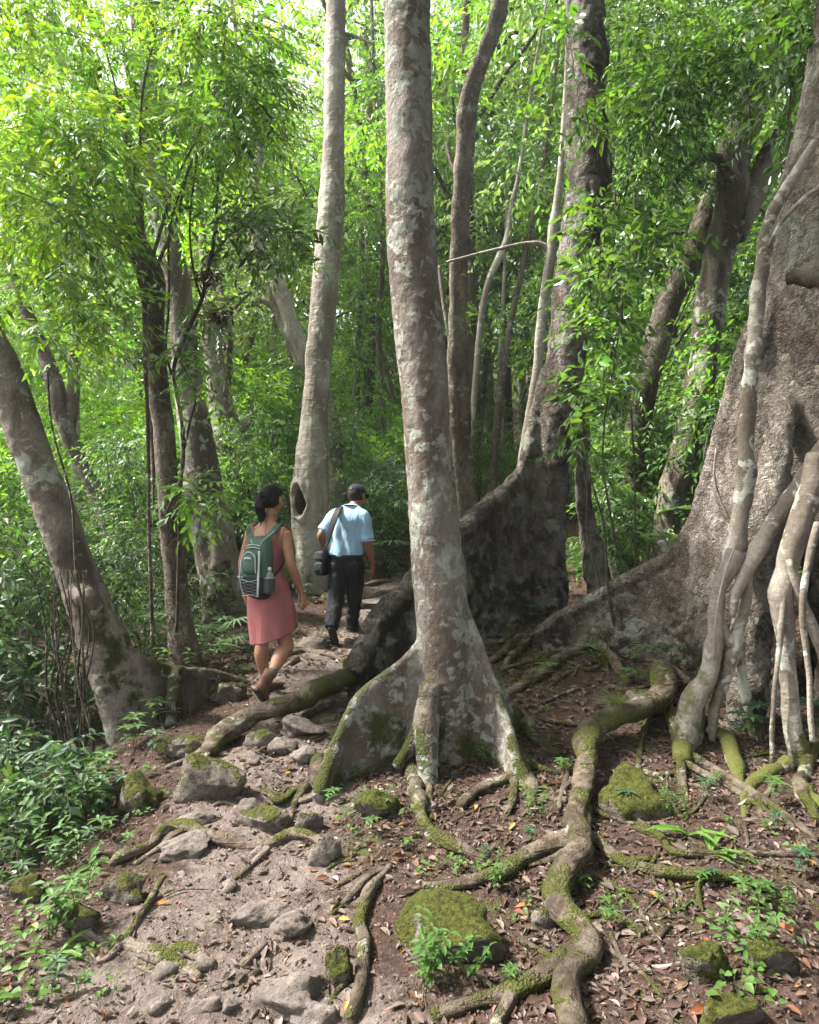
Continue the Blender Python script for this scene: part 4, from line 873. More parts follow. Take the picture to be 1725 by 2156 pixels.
# ---- man
def build_man():
    f = nrm(np.array([.30, .95, 0.])); r = np.array([f[1], -f[0], 0]); z = np.array([0, 0, 1.])
    base = hit(742, 1335); M = thing("person", "man in a light blue polo shirt, black trousers and dark cap climbing the path ahead", "person", base)
    sp = lambda u, v, dy=0.: P(u, v, 7.2+dy)
    rs, ls = sp(767, 1088, -.06), sp(704, 1086, .06); re, le = sp(775, 1143, -.08), sp(677, 1126, .0); rw, lw = sp(785, 1187, .05), sp(684, 1158, .16)
    hc = sp(752, 1045, .09); hf = np.array([.50, .82, -.34])
    S = [T([sp(730, 1210), sp(730, 1185), sp(732, 1150), sp(736, 1110), sp(738, 1090), sp(741, 1075, .01)], [[.11, .16], [.12, .17], [.12, .165], [.125, .18], [.115, .17], [.07, .10]], 20, .03, up=f),
         T([sp(742, 1080, .0), sp(747, 1066, .03), sp(750, 1055, .07)], [.075, .062, .060], 14, .015), T([rs, sp(740, 1077), ls], [.055, .06, .055], 12, .02)]
    for (a, b, c) in ((rs, re, rw), (ls, le, lw)): S.append(T([a, a*.4+b*.6, b, b*.65+c*.35, b*.2+c*.8, c], [.055, .052, .045, .046, .033, .028], 14, .02))
    for (h, k, a) in ((sp(748, 1200), sp(745, 1268, .1), sp(742, 1318, .2)), (sp(713, 1200), sp(706, 1262, -.02), sp(700, 1314, -.22))): S.append(T([h, k, a], [.09, .055, .04], 12, .03))
    S += hand(rw, [-.05, .15, -.95], [-.9, .3, 0], [.1, .95, 0], 1.08, .55); S += hand(lw, [.5, .1, -.6], [.2, -.5, -.5], [.1, .6, .3], 1.05, .9)
    hs, q, ax = head_solids(hc, hf, (.05, .25, 1), 1.06, 1.05); S += hs
    body = part("body", *remesh(S, .0075, 2), M_SKIN2, M); face_parts(body, q, ax, 1.06, M_LIP); A = np.array(ax)
    V, F = remesh([ell(q(0, -.018, .012), .0815*1.06, .0975*1.06, .088*1.06, A), ell(q(0, -.045, -.03), .068, .055, .05, A)], .006, 1, amp=.003, fr=60)
    part("hair", V, F, M_HAIR, body, "short cropped dark hair", cols=np.tile(np.array([.028, .022, .020]), (len(V), 1)))
    # cap: dome cut above the ears, with brim
    c0 = q(0, -.012, .040); V, F = ell(c0, .092, .108, .088, A, 36); Vl = (V-c0)@A.T; keep = Vl[:, 2] < -.006
    V = V.copy(); Vl[keep, 2] = -.006-.012*0; V = Vl@A+c0
    cap = part("cap", *remesh([(V, F)], .005, 1), M_CAP, M)
    V, F = T([q(0, -.118, .028), q(0, -.119, .045)], [[.002, .02], [.002, .016]], 8, .01, up=A[1]); part("strap_gap", V, F, M_HAIRD, cap)
    V, F = T([q(0, .07, .045), q(0, .105, .046), q(0, .135, .040), q(0, .155, .034)], [[.003, .080], [.003, .076], [.003, .058], [.002, .025]], 20, .01, up=A[2]); part("brim", V, F, M_CAP, cap)
    V, F = ell(q(0, -.012, .131), .008, .008, .004, A, 10); part("button", V, F, M_CAP, cap)
    for a in range(6):
        g = [c0+(A[0]*math.cos(a*1.047)*.0925*math.sin(t)+A[1]*math.sin(a*1.047)*.1085*math.sin(t)+A[2]*.0885*math.cos(t)) for t in np.linspace(.05, 1.5, 7)]
        V, F = T(g, [.0016]*7, 5, .015); part("seam", V, F, M_CAP, cap)
    # shirt: torso + sleeves joined
    rg = np.random.default_rng(3)
    torso = T([sp(730, 1172), sp(730, 1158), sp(731, 1135), sp(735, 1105), sp(737, 1088), sp(741, 1074, .01)], [[.138, .186], [.145, .192], [.142, .186], [.150, .205], [.142, .200], [.086, .105]], 28, .02, up=f)
    V, F = remesh([torso, T([sp(737, 1083)-r*.0, rs*.9+sp(737, 1083)*.1, rs*.55+re*.45, rs*.12+re*.88], [.075, .078, .074, .078], 18, .02), T([sp(737, 1083), ls*.9+sp(737, 1083)*.1, ls*.5+le*.5, ls*.2+le*.8], [.075, .078, .072, .076], 18, .02),
                   T([rs+z*.0, sp(740, 1075), ls+z*.0], [.066, .078, .066], 14, .02)], .010, 3,
                  dispf=lambda V, N: .010*np.sin((V[:, 0]*38+fbm(V*3.5, 2)*4+V[:, 2]*9))*smooth(V[:, 2], rs[2]-.02, rs[2]-.25)*smooth(V[:, 2], P(0,1172,7.2)[2], P(0,1160,7.2)[2])+.009*fbm(V*[9, 9, 3.5], 3)+.004*fbm(V*[22, 22, 10]+5, 2))
    sh = part("polo_shirt", V, F, M_BLUE, M)
    V, F = T([sp(741, 1070, .01)+(r*math.cos(a)*.078+f*math.sin(a)*.078)+z*(.012-.02*math.sin(a)) for a in np.linspace(0, 6.28, 17)], [[.006, .014]]*17, 8, .01); part("collar", V, F, M_CAP, sh, "dark collar edge")
    V, F, _ = loft([(rs*.13+re*.87, r*.080, f*.080), (rs*.08+re*.92, r*.081, f*.081)], 24, .01); part("cuff", V, F, M_BLUE, sh)
    e0 = sp(731, 1116, -.152); V, F = T([e0+r*(-.012)+z*.018, e0, e0+r*.014+z*.014, e0+r*.002-z*.006, e0-z*.022-r*.008], [.004, .005, .004, .004, .003], 6, .006); part("emblem", V, F, M_TRIM, sh, "small pale emblem between the shoulder blades")
    # trousers
    pl = [T([sp(730, 1162), sp(730, 1185), sp(731, 1212)], [[.128, .176], [.135, .182], [.12, .175]], 20, .02, up=f),
          T([sp(714, 1195), sp(711, 1225, -.02), sp(707, 1262, -.05), sp(703, 1292, -.14), sp(699, 1322, -.24)], [[.105, .100], [.098, .096], [.085, .088], [.078, .078], [.076, .074]], 20, .02, up=f),
          T([sp(748, 1195), sp(748, 1230, .03), sp(746, 1265, .1), sp(743, 1300, .16), sp(742, 1326, .2)], [[.105, .100], [.095, .092], [.082, .080], [.074, .070], [.076, .070]], 20, .02, up=f),
          ell(sp(748, 1190, -.07), .10, .09, .10), ell(sp(716, 1190, -.05), .10, .09, .10)]
    V, F = remesh(pl, .009, 2, dispf=lambda V, N: .012*fbm(V*[9, 9, 13], 3)+.009*np.sin(V[:, 2]*60+fbm(V*8, 2)*6)*smooth(V[:, 2], .75, .3)*.8)
    tr = part("trousers", V, F, M_BLACK, M)
    V, F, _ = loft([(sp(730, 1167), r*.188, f*.140), (sp(730, 1172.5), r*.190, f*.143)], 40, .01, 2.2); part("belt", V, F, M_SHOE, tr)
    for e in (1, -1):
        V, F = T([sp(730+18*e, 1184, -.15-.01*e), sp(730+10*e, 1190, -.155)], [.004, .004], 6, .01); part("pocket_flap", V, F, M_BLACK, tr)
    boot(M, sp(697, 1322, -.30), sp(706, 1366, -.20), (.05, .93, .35), .285, M_SHOE, M_RUBBER, None, None, False, .95)
    rf_ = sp(742, 1330, .18); c0 = rf_-f*.07; c1 = rf_+f*.20; c0[2] = float(ground(c0[0], c0[1])); c1[2] = float(ground(c1[0], c1[1])); boot(M, c0, c1, z, .285, M_SHOE, M_RUBBER, None, None, True, 1.05)
    # shoulder bag
    B0 = sp(680, 1186, .02); bag = thing("shoulder_bag", "small black camera bag hanging at the man's left hip", "bag", B0); q2 = lambda x, y, h: B0+r*x-f*y+z*h
    V, F, _ = loft([(q2(0, 0, .125), r*.01, f*.02), (q2(0, 0, .12), r*.055, f*.085), (q2(0, 0, .05), r*.066, f*.10), (q2(0, 0, -.09), r*.068, f*.10), (q2(0, 0, -.125), r*.055, f*.085), (q2(0, 0, -.13), r*.01, f*.02)], 32, .012, 4.)
    part("bag_body", V, F, M_SHOE, bag); V, F, _ = loft([(q2(0, 0, .13), r*.01, f*.02), (q2(0, 0, .128), r*.06, f*.09), (q2(0, 0, .055), r*.071, f*.105)], 32, .01, 4.); part("flap", V, F, M_DKGREY, bag)
    V, F, _ = loft([(q2(0, .10, .02), r*.02, f*.005), (q2(0, .102, .01), r*.05, f*.018), (q2(0, .104, -.08), r*.05, f*.02), (q2(0, .10, -.10), r*.02, f*.005)], 20, .012, 4.); part("front_pocket", V, F, M_DKGREY, bag)
    V, F = T([q2(.0, .01, .12), sp(689, 1140, -.16), sp(700, 1105, -.185), sp(708, 1082, -.15), sp(714, 1069, -.05), sp(718, 1072, .08), sp(722, 1095, .18)], [[.004, .028], [.004, .034], [.005, .042], [.005, .042], [.005, .040], [.005, .03], [.004, .03]], 10, .015, up=(-.3, -.7, .6))
    part("shoulder_strap", V, F, M_SHOE, bag)
build_man()
# ------------------------------------------------------------------ foliage
def put_leaves(parent, name, pieces, mat, label=None, origin=None):
    mb = MB(); tw = MB()
    for (V, F, C, t) in pieces:
        mb.add(V, F, C)
        if t: tw.add(t[0], [t[1]])
    V, F = mb.arrays()
    if origin is None: o = part(name, V, F, mat, parent, label, cols=mb.cols())
    if tw.n:
        V, F = tw.arrays(); part("twigs", V, F, B_TWIG, parent)
    return o
def uvclumps(rng, boxes):
    """boxes: (u0,u1,v0,v1,Y0,Y1,count,rpx) -> xyz r"""
    out = []
    for (u0, u1, v0, v1, y0, y1, n, r) in boxes:
        for k in range(n):
            y = rng.uniform(y0, y1); p = P(rng.uniform(u0, u1), rng.uniform(v0, v1), y)
            out.append((*p, r/F_PX*y*rng.uniform(.75, 1.25)))
    return np.array(out)
def bushy(name, label, cat, base, clumps, per, L, wr, pal, seed, mode='mid', K=9, TL=.3, stems=True, group=None, mat=None, sr=(.012, .004), twig=.0022, **kw):
    rng = np.random.default_rng(seed); t = thing(name, label, cat, base, group)
    put_leaves(t, "crown" if cat == 'tree' else "leaves", [clump_leaves(rng, clumps, per, L, wr, pal, mode, K, TL, twig=twig, **kw)], mat or M_LEAF)
    if stems:
        mb = MB(); b = np.array(base, float); order = np.argsort(clumps[:, 2]); ks = order[:(2 if cat == "tree" else 4)]
        for j, c in enumerate(clumps):
            if j in ks: V, F = limb(rng, b+rng.normal(0, .05, 3)*[1, 1, 0]-[0, 0, .05], c[:3], sr[0]*rng.uniform(.7, 1.2), sr[1], sag=.10, n=5, k=5, ds=.12)
            else:
                o = clumps[int(rng.integers(len(clumps)))][:3]; o = c[:3]+nrm(o-c[:3]+[0, 0, -.3])*c[3]*2.2; V, F = limb(rng, o, c[:3]+rng.normal(0, .3, 3)*c[3], sr[1]*1.3, sr[1]*.4, sag=.1, n=5, k=4, ds=.12)
            mb.add(V, F)
        V, F = mb.arrays(); part("stem", V, F, B_TWIG, t)
    return t
def gbase(u, v, Y):
    b = P(u, v, Y); b[2] = float(ground(b[0], b[1])); return b
G = GREENS
# crowns of the big trees, mostly above the picture: added to shade the floor
def added_shade_crown(t, tops, seed, n, spread, z0, z1, pal, per=70):
    rng = np.random.default_rng(seed); cl = []
    for k in range(n):
        a = rng.uniform(0, 6.283); r_ = spread*math.sqrt(rng.random()); cl.append((tops[0]+math.cos(a)*r_, tops[1]+math.sin(a)*r_, rng.uniform(z0, z1), rng.uniform(.5, .9)))
    cl = np.array(cl); keep = cl[:, 2]-cl[:, 3]*1.1 > CZ+.80*np.maximum(cl[:, 1]+cl[:, 3], 0)+.2; cl = cl[keep]
    put_leaves(t, "crown", [clump_leaves(rng, cl, per, .15, .42, pal, 'lo', 9, .4, shell=.2)], M_LEAF)
    mb = MB()
    for c in cl[::2]: mb.add(*limb(rng, tops, c[:3], .07, .015, n=6, k=5, ds=.3))
    V, F = mb.arrays(); part("limbs", V, F, B_GREY, t)
added_shade_crown(T1, P(850, -420, 4.2), 1, 26, 2.6, 5.9, 8.5, [G['mid'], G['bright']]); added_shade_crown(T5, P(1930, -400, 4.75), 2, 52, 4.6, 5.6, 10., [G['mid'], G['dark']]); added_shade_crown(T3, P(1231, -420, 7.), 3, 8, 2.4, 8.2, 11, [G['mid'], G['bright']])
for lb, x, y, s_ in (("unseen tree added for shade behind the viewer on the right", 2.6, -1.6, 1.), ("unseen tree added for shade behind the viewer", -.2, -3.6, 1.1)):  # trees added out of view to block sky light over the floor
    t = thing("added_shade_tree", lb, "tree", (x, y, float(ground(x, y)))); rr_ = np.random.default_rng(int(x*10)+50)
    V, F = tube([[x, y, float(ground(x, y))-.2], [x+.1, y, 3.], [x-.1, y+.2, 6.5]], [.25, .2, .12], 14, ds=.2, amp=.1); part("trunk", V, F, B_GREY, t)
    added_shade_crown(t, np.array([x-.1, y+.2, 6.3]), int(x*10)+5, 46, 3.6, 4.2, 8.5, [G['mid'], G['dark']])
# A: bright understorey tree at the upper left, fanning dark stems
rng = np.random.default_rng(11)
ta = thing("fan_crowned_tree", "slim understorey tree fanning its bright feathery crown over the upper left", "tree", gbase(322, 1345, 5.5))
cl = uvclumps(rng, [(-60,520,-60,200,5.0,6.6,22,75),(-80,300,200,480,4.6,6.2,20,75),(300,560,180,330,5.2,6.6,9,60),(-60,260,480,700,4.8,6.,9,60),(320,480,340,480,5.6,6.8,4,55)])
p1 = clump_leaves(rng, cl, 300, .086, .36, [G['lime'], G['bright'], (.24,.38,.03), G['lime'], (.15,.27,.03)], 'mid', 11, .34, twig=.0022, spread=.75, droop=.35, jit=.18, flat=.55)
put_leaves(ta, "crown", [p1], M_LEAF)
mb = MB(); fork = P(305, 640, 5.5)
C, R = px([(322,1360,8),(314,1100,8),(312,900,8),(306,760,9),(305,640,10)], 5.5); mb.add(*tube(C, R, 8, ds=.05, amp=.08))
for e in ([(290,560,9),(265,470,8),(225,450,7),(150,410,5),(60,330,3)],[(300,560,9),(285,420,8),(262,280,6),(235,150,4),(190,10,3)],[(285,560,8),(215,470,7),(130,440,5),(30,400,3)],
          [(300,520,7),(296,380,6),(300,200,5),(330,60,3)],[(312,580,8),(340,480,7),(370,380,5),(410,300,4),(460,180,3)],[(318,590,8),(370,470,6),(410,330,5),(500,260,3)],[(290,580,6),(230,350,5),(150,210,4),(60,130,3)]):
    C, R = px([(305,645,10)]+e, 5.5); mb.add(*tube(C, R, 6, ds=.06, amp=.08))
V, F = mb.arrays(); part("trunk", V, F, B_ROUGH, ta)
# sapling with thin crooked stems and dead-leaf bundles
tb = thing("sapling", "thin dark crooked sapling rising between the peeling tree and the slender pale tree", "tree", gbase(352, 1290, 5.8))
mb = MB()
for e, Y in (([(372,1330,6),(378,1100,6),(384,900,7),(366,780,8),(380,730,9),(425,630,9),(440,560,8),(452,500,7),(458,400,6),(462,250,5),(470,120,4),(478,20,3)], 5.8),
             ([(445,545,6),(480,500,5),(520,470,4),(560,440,3)], 5.8), ([(425,630,6),(410,580,5),(400,480,4),(415,330,4)], 5.8), ([(362,790,6),(350,740,5),(356,640,5),(360,470,4),(410,330,3)], 5.8),
             ([(385,960,5),(400,890,5),(412,830,4),(380,760,3)], 5.8), ([(350,1080,5),(384,1000,5),(388,900,4)], 5.8)):
    C, R = px(e, Y); mb.add(*tube(C, R, 6, ds=.05, amp=.1))
V, F = mb.arrays(); part("trunk", V, F, B_DARK, tb)
cl = uvclumps(rng, [(400,560,60,330,5.6,6.6,6,60),(440,640,430,560,5.4,6.2,6,45),(340,470,620,800,5.5,6.2,5,40),(330,460,980,1100,5.5,6.2,4,40)])
put_leaves(tb, "crown", [clump_leaves(rng, cl, 230, .10, .34, [G['mid'], G['bright'], G['dark']], 'hi', 8, .3, twig=.002)], M_LEAF)
for k, (u, v, s) in enumerate(((437, 582, 34), (463, 668, 30))):
    q = P(u, v, 5.75); n = 170; d = nrm(rng.normal(0, 1, (n, 3))-[0, 0, .5])
    V, F, kk = leaf_arrays(q+nrm(rng.normal(0, 1, (n, 3)))*rng.random((n, 1))*s/F_PX*5.75*[1.3, 1.3, .8], d, rng.normal(0, 1, (n, 3)), rng.uniform(.03, .08, n), rng.uniform(.015, .03, n), 'mid', .4, .5)
    o = link("leaf_bundle", mesh_from("leaf_bundle", V-q, [F], M_LEAF, np.repeat(np.array([.07, .045, .028])*(.5+rng.random((n, 1))), kk, 0)), loc=q)
    tag(o, ("upper", "lower")[k]+" brown bundle of dead leaves caught on the thin dark sapling", "dead leaves")
# B: leafy sprays on the right in front of the trunks
RB = [("leafy_tree", "spreading leafy tree filling the gap right of the second buttress tree", (1330, 1150, 6.9), [(1330,1660,-60,220,6.2,8.0,28,75),(1310,1480,220,420,7.,8.5,16,58)], 260, .085, .42, [G['mid'], G['bright'], G['mid'], G['bright']], 21, 'mid'),
      ("leafy_tree", "young broad-leaved tree hanging bright leaves before the second buttress tree", (1290, 1190, 5.7), [(1225,1262,190,280,5.5,5.9,3,30),(1190,1230,80,120,5.6,5.9,1,26),(1262,1330,420,600,5.4,6.6,5,42),(1310,1400,430,560,6.5,7.6,4,40),(1210,1300,560,700,5.4,6.2,4,36),(1225,1300,700,840,5.4,6.2,4,34),(1215,1250,840,950,5.4,5.8,3,26)], 300, .105, .44, [G['bright'], (.075,.15,.02), G['mid']], 22, 'hi'),
      ("leafy_tree", "sparse leafy tree overhanging the top right corner", (1560, 1200, 6.), [(1580,1780,-60,170,5.,6.5,9,66),(1630,1700,170,260,5.,6.,2,40)], 220, .10, .42, [G['mid'], G['bright']], 23, 'hi')]
for nm, lb, b, bx, per, L, wr, pal, sd, md in RB:
    rng = np.random.default_rng(sd); cl = uvclumps(rng, bx)
    bushy(nm, lb, "tree", gbase(*b), cl, per, L, wr, pal, sd, md, K=8, TL=.3, sr=(.016, .005))
# C: low foliage banks, left of the path
def bank(label, base, bx, per, L, wr, pal, seed, mode='mid', name="shrub", cat="shrub", **kw):
    rng = np.random.default_rng(seed); return bushy(name, label, cat, gbase(*base), uvclumps(rng, bx), per, L, wr, pal, seed, mode, **kw)
bank("dark glossy shrub filling the bottom left behind the cane stems", (60, 1640, 4.6), [(-120,110,1230,1560,4.6,6.2,20,58),(100,190,1380,1600,5.2,6.0,7,42)], 300, .095, .42, [G['dark'], (.028,.062,.022), G['dark']], 31, 'hi', mat=M_LEAF_SH)
bank("lit green shrub left of the leaning trunk", (10, 1500, 5.8), [(-160,60,1000,1240,5.4,7.,12,60),(60,150,1150,1300,6.,7.,5,45),(-160,0,900,1000,5.6,7.5,6,55)], 280, .085, .42, [G['mid'], G['bright'], G['dark']], 32, 'mid')
bank("dark shrub between the leaning tree and the peeling tree", (255, 1420, 6.2), [(215,330,1080,1360,6.6,8.0,15,44),(230,330,930,1060,6.8,8.,5,42)], 330, .075, .40, [G['dark'], G['mid'], G['blue']], 33, 'mid')
bank("deep green shrub between the peeling tree and the mottled flared tree", (410, 1330, 7.), [(385,430,1180,1330,7.2,8.2,6,30),(440,560,900,1100,8.8,10,8,46)], 330, .08, .36, [G['mid'], G['dark']], 34, 'mid')
bank("leafy shrub above the woman between two trunks", (560, 1210, 9.6), [(510,620,960,1190,9.6,11,13,44),(520,600,1180,1270,8.6,9.2,4,26)], 300, .085, .36, [G['mid'], G['bright'], G['blue']], 35, 'mid')
bank("bright shrub to the right of the man", (810, 1200, 10.4), [(770,862,1000,1190,9.8,11.5,12,44),(700,790,900,1040,10.5,12,6,50)], 320, .09, .30, [G['mid'], G['blue'], G['bright']], 36, 'mid')
bank("undergrowth shrub in front of the far path stems", (905, 1110, 13), [(860,950,880,1090,12,14,9,45),(1000,1100,880,1010,13.5,16,10,40)], 300, .09, .36, [G['mid'], G['bright']], 37, 'lo')
bank("tangled shrub behind the long pale buttress", (1330, 1200, 7.2), [(1255,1330,1000,1200,7.3,8.8,12,36),(1300,1420,900,1160,9.2,10.5,12,50),(1250,1340,700,960,8.6,10,9,46)], 330, .085, .40, [G['mid'], G['dark'], G['bright']], 38, 'hi')
bank("leafy shrub between the twisted tree and the right edge tree", (1480, 1150, 6.6), [(1500,1560,820,1000,7.0,8.6,7,40),(1530,1600,620,800,8.5,10,7,46)], 300, .10, .36, [G['mid'], G['bright'], G['dark']], 39, 'hi')
bank("dense low plants on the slope left of the path", (120, 1780, 3.7), [(-60,90,1650,1850,3.1,3.9,9,55),(90,230,1640,1760,3.4,4.,7,46),(-40,150,1560,1660,3.8,4.4,8,50)], 420, .070, .40, [G['dark'], (.032,.068,.026), G['blue']], 40, 'hi', K=7, TL=.16, sr=(.005, .002))  # leaf palette darkened to stand in for canopy shade on the slope

# D: background forest, individual trees and shrubs
def proto_tree(seed, H, cr, pal, L=.16, ntw=150, low=.25, mode='lo', trunk_r=.16):
    rng = np.random.default_rng(seed); M = 26
    t = rng.random(M)**.8; ang = rng.random(M)*6.283; z = H*(low+(1-low)*t); rad = cr*np.sqrt(rng.random(M))*(1.15-.75*np.abs(t-.45))
    cl = np.stack([np.cos(ang)*rad, np.sin(ang)*rad, z, cr*.30*(.8+.5*rng.random(M))], 1)
    V, F, C, _ = clump_leaves(rng, cl, ntw/3.1, L, .45, pal, mode, 9, .55, shell=.2, flat=.6)
    crown = mesh_from("crown", V, [F], M_LEAF, C)
    tp = np.array([[0, 0, -.6], [rng.normal(0, .15), rng.normal(0, .15), H*.3], [rng.normal(0, .4), rng.normal(0, .4), H*.6], [rng.normal(0, .6), rng.normal(0, .6), H*.92]])
    mb = MB(); mb.add(*tube(tp, [trunk_r, trunk_r*.75, trunk_r*.5, trunk_r*.15], 9, ds=.35, amp=.15, fr=1.5))
    for c in cl[::3]:
        zt = np.clip(c[2]-1.2, H*.2, H*.85); a = np.array([np.interp(zt, tp[:, 2], tp[:, k]) for k in range(3)])
        mb.add(*limb(rng, a, c[:3], trunk_r*.35, .02, n=5, k=4, ds=.4))
    V, F = mb.arrays(); trunk = mesh_from("trunk", V, F, [B_PALE, B_ROUGH, B_GREY, B_DARK][seed % 4])
    return trunk, crown
def proto_shrub(seed, H, cr, pal, L=.11, per=150, mode='lo'):
    rng = np.random.default_rng(seed); M = 16
    cl = np.stack([rng.normal(0, cr*.5, M), rng.normal(0, cr*.5, M), H*(.12+.85*rng.random(M)), np.full(M, cr*.36)], 1)
    V, F, C, _ = clump_leaves(rng, cl, per, L, .42, pal, mode, 9, .4, shell=.2, flat=.8)
    lv = mesh_from("leaves", V, [F], M_LEAF, C); mb = MB()
    for c in cl[::2]: mb.add(*limb(rng, [rng.normal(0, .1), rng.normal(0, .1), -.2], c[:3], .022, .006, n=5, k=4, ds=.25))
    V, F = mb.arrays(); return mesh_from("stem", V, F, B_TWIG), lv
PAL = [[G['lime'], G['lime'], G['pale']], [G['bright'], G['pale'], G['olive']], [G['mid'], G['bright'], G['pale']], [G['lime'], G['pale'], G['pale']], [G['bright'], G['olive'], (.10, .19, .08)], [G['mid'], G['blue'], G['bright']]]
PT = [proto_tree(100+i, H, cr, PAL[k], ntw=nt, low=lw) for i, (H, cr, k, nt, lw) in enumerate(((9, 2.6, 0, 150, .3), (11, 3., 1, 130, .3), (7, 2.2, 2, 190, .2), (13, 3.4, 3, 110, .35), (10, 2.6, 4, 150, .25), (15, 3.6, 0, 100, .35)))]
PS = [proto_shrub(200+i, H, cr, PAL[k]) for i, (H, cr, k) in enumerate(((2.2, 1.1, 1), (3., 1.3, 3), (1.6, .9, 4), (3.6, 1.5, 0), (2.6, 1.2, 2)))]
KIND_T = ["bright green leafy tree", "broad mid green tree", "dense dark green tree", "tall pale yellow-green tree", "olive green tree", "very tall airy light green tree"]
def side(x, y):
    u = CU+x/y*F_PX
    for lim, s_ in ((-1, "past the left edge"), (150, "at the left edge"), (300, "above the leaning trunk"), (420, "behind the peeling tree"), (520, "behind the fluted-foot tree"), (640, "left of the hollow pale tree"), (760, "behind the hollow pale tree"), (860, "left of the middle trunk"), (960, "right of the middle trunk"), (1090, "beyond the braided trunk"), (1240, "behind the second buttress tree"), (1360, "right of the second buttress tree"), (1500, "behind the twisted tree"), (1620, "left of the right edge tree"), (1725, "behind the right edge tree")):
        if u < lim: return s_
    return "past the right edge"
rng = np.random.default_rng(77)
SEEN_T = {}
def place_tree(k, x, y, s, rz, proto=PT, nm="forest_tree", kinds=KIND_T, cat="tree", parts=("trunk", "crown")):
    lb = kinds[k]+" "+side(x, y)+(", far back" if y > 22 else ", deep in" if y > 15 else ", close by" if y < 11.5 else "")
    if lb in SEEN_T:
        o, yo = SEEN_T[lb]
        if o is not None: o['label'] = lb+(", the nearer one" if yo < y else ", the farther one")
        SEEN_T[lb] = (None, 0); lb2 = lb+(", the farther one" if yo < y else ", the nearer one")
    else: lb2 = lb
    t = thing(nm, lb2, cat, (x, y, float(ground_s(x, y))-.1), "trees of the background forest" if cat == "tree" else "shrubs of the background undergrowth", rz); t.scale = (s, s, s*rng.uniform(.9, 1.15))
    for me, n in zip(proto[k], parts): link(n, me, t)
    SEEN_T.setdefault(lb, (t, y))
    return t
n = 0; pts = []
tries = 0
while n < 72 and tries < 4000:
    tries += 1
    y = 9.5+(rng.random()**1.1)*34; x = rng.uniform(-.80, .80)*y+rng.uniform(-1.5, 1.5)
    if y < 22 and path_dist(np.array(x), np.array(y)) < (1.6 if y > 12 else 2.6): continue
    if any((x-a)**2+(y-b)**2 < (1.7+.03*y)**2 for a, b in pts): continue
    a = x/y
    if y < 13 and -.12 < a < .32: continue
    k = int(rng.choice([0, 1, 3, 5, 4])) if a < .15 else int(rng.choice([1, 2, 4, 1, 0]))
    place_tree(k, x, y, rng.uniform(.75, 1.2)*(1 if y > 14 else .72), rng.uniform(0, 6.28)); pts.append((x, y)); n += 1
for k, x, y, sc_ in ((1, 1.2, 17, 1.1), (3, 2.8, 19, 1.0), (1, 4.2, 18, 1.1), (2, .3, 20, 1.3), (5, 1.9, 24, 1.1), (0, 3.6, 15.5, 1.0), (1, -.8, 22, 1.2), (3, 6.2, 21, 1.1), (0, 5.3, 14, 1.), (5, -1.3, 16.5, 1.1), (3, 1.4, 15, 1.1)):
    place_tree(k, x, y, sc_, x*3)
KIND_S = ["bushy mid green shrub", "olive green shrub", "low dark shrub", "tall bright green shrub", "dense green shrub"]
n = 0; pts = []; tries = 0
while n < 85 and tries < 5000:
    tries += 1
    y = 8+(rng.random()**1.3)*24; x = rng.uniform(-.78, .78)*y
    if path_dist(np.array(x), np.array(y)) < (1.5 if y > 10 else 2.4): continue
    a = x/y
    if y < 9.5 and -.16 < a < .36: continue
    if any((x-p)**2+(y-q)**2 < .8 for p, q in pts): continue
    place_tree(int(rng.integers(5)), x, y, rng.uniform(.7, 1.25), rng.uniform(0, 6.28), PS, "forest_shrub", KIND_S, "shrub", ("stem", "leaves")); pts.append((x, y)); n += 1
# ------------------------------------------------------------------ rocks, loose roots, litter, plants
def stone_mat(name, moss, c1=(.125, .108, .092), c2=(.225, .20, .172)):
    m = NT(name); p = m.pos(); n1 = m.noise(p, 7, 6, .7); n2 = m.noise(p, 45, 5, .7)
    col = m.mix(m.ramp(n1, .35, .65), c1, c2); col = m.mix(m.math('MULTIPLY', m.ramp(n2, .5, .72), .5), col, (.30, .28, .25)); col = m.mix(m.math('MULTIPLY', m.ramp(n2, .46, .30), .6), col, (.05, .042, .035))
    mf = m.ramp(m.math('ADD', m.noise(p, 9, 5, .7), m.math('MULTIPLY', m.up(), .25)), .95-.40*moss, 1.04-.40*moss)
    mc = m.mix(m.ramp(m.noise(p, 55, 4, .7), .3, .7), (.020, .024, .007), (.092, .100, .018))
    col = m.mix(mf, col, mc)
    h = m.math('ADD', m.noise(p, 18, 7, .72), m.math('MULTIPLY', m.math('MULTIPLY', mf, m.noise(p, 130, 3, .7)), .6))
    return m.bsdf(col, .92, m.bump(h, .03), .15)
M_STONE = stone_mat("stone_dusty", .25, (.095, .078, .068), (.175, .145, .128)); M_STONEM = stone_mat("stone_half_mossy", .82, (.085,.070,.058), (.165,.142,.122)); M_STONEG = stone_mat("stone_mossy", 1.15, (.08,.066,.052), (.15,.13,.11))
def rock_solid(c, rx, ry, rz, seed, n=52, cuts=9, rough=.34, yaw=0.):
    rg = np.random.default_rng(seed); V, F = ell((0, 0, 0), 1, 1, 1, None, n)
    for k in range(cuts):
        d = nrm(rg.normal(0, 1, 3)); h = rg.uniform(.52, .85); s = V@d; V = V-np.maximum(s-h, 0)[:, None]*d*.9
    V = V*(1+rough*fbm(V*1.6+seed, 4))[:, None]*(1+.05*fbm(V*6+seed, 3))[:, None]
    V = V*[rx, ry, rz]; cs, sn = math.cos(yaw), math.sin(yaw); V = V@np.array([[cs, sn, 0], [-sn, cs, 0], [0, 0, 1]])
    return V+np.asarray(c), F
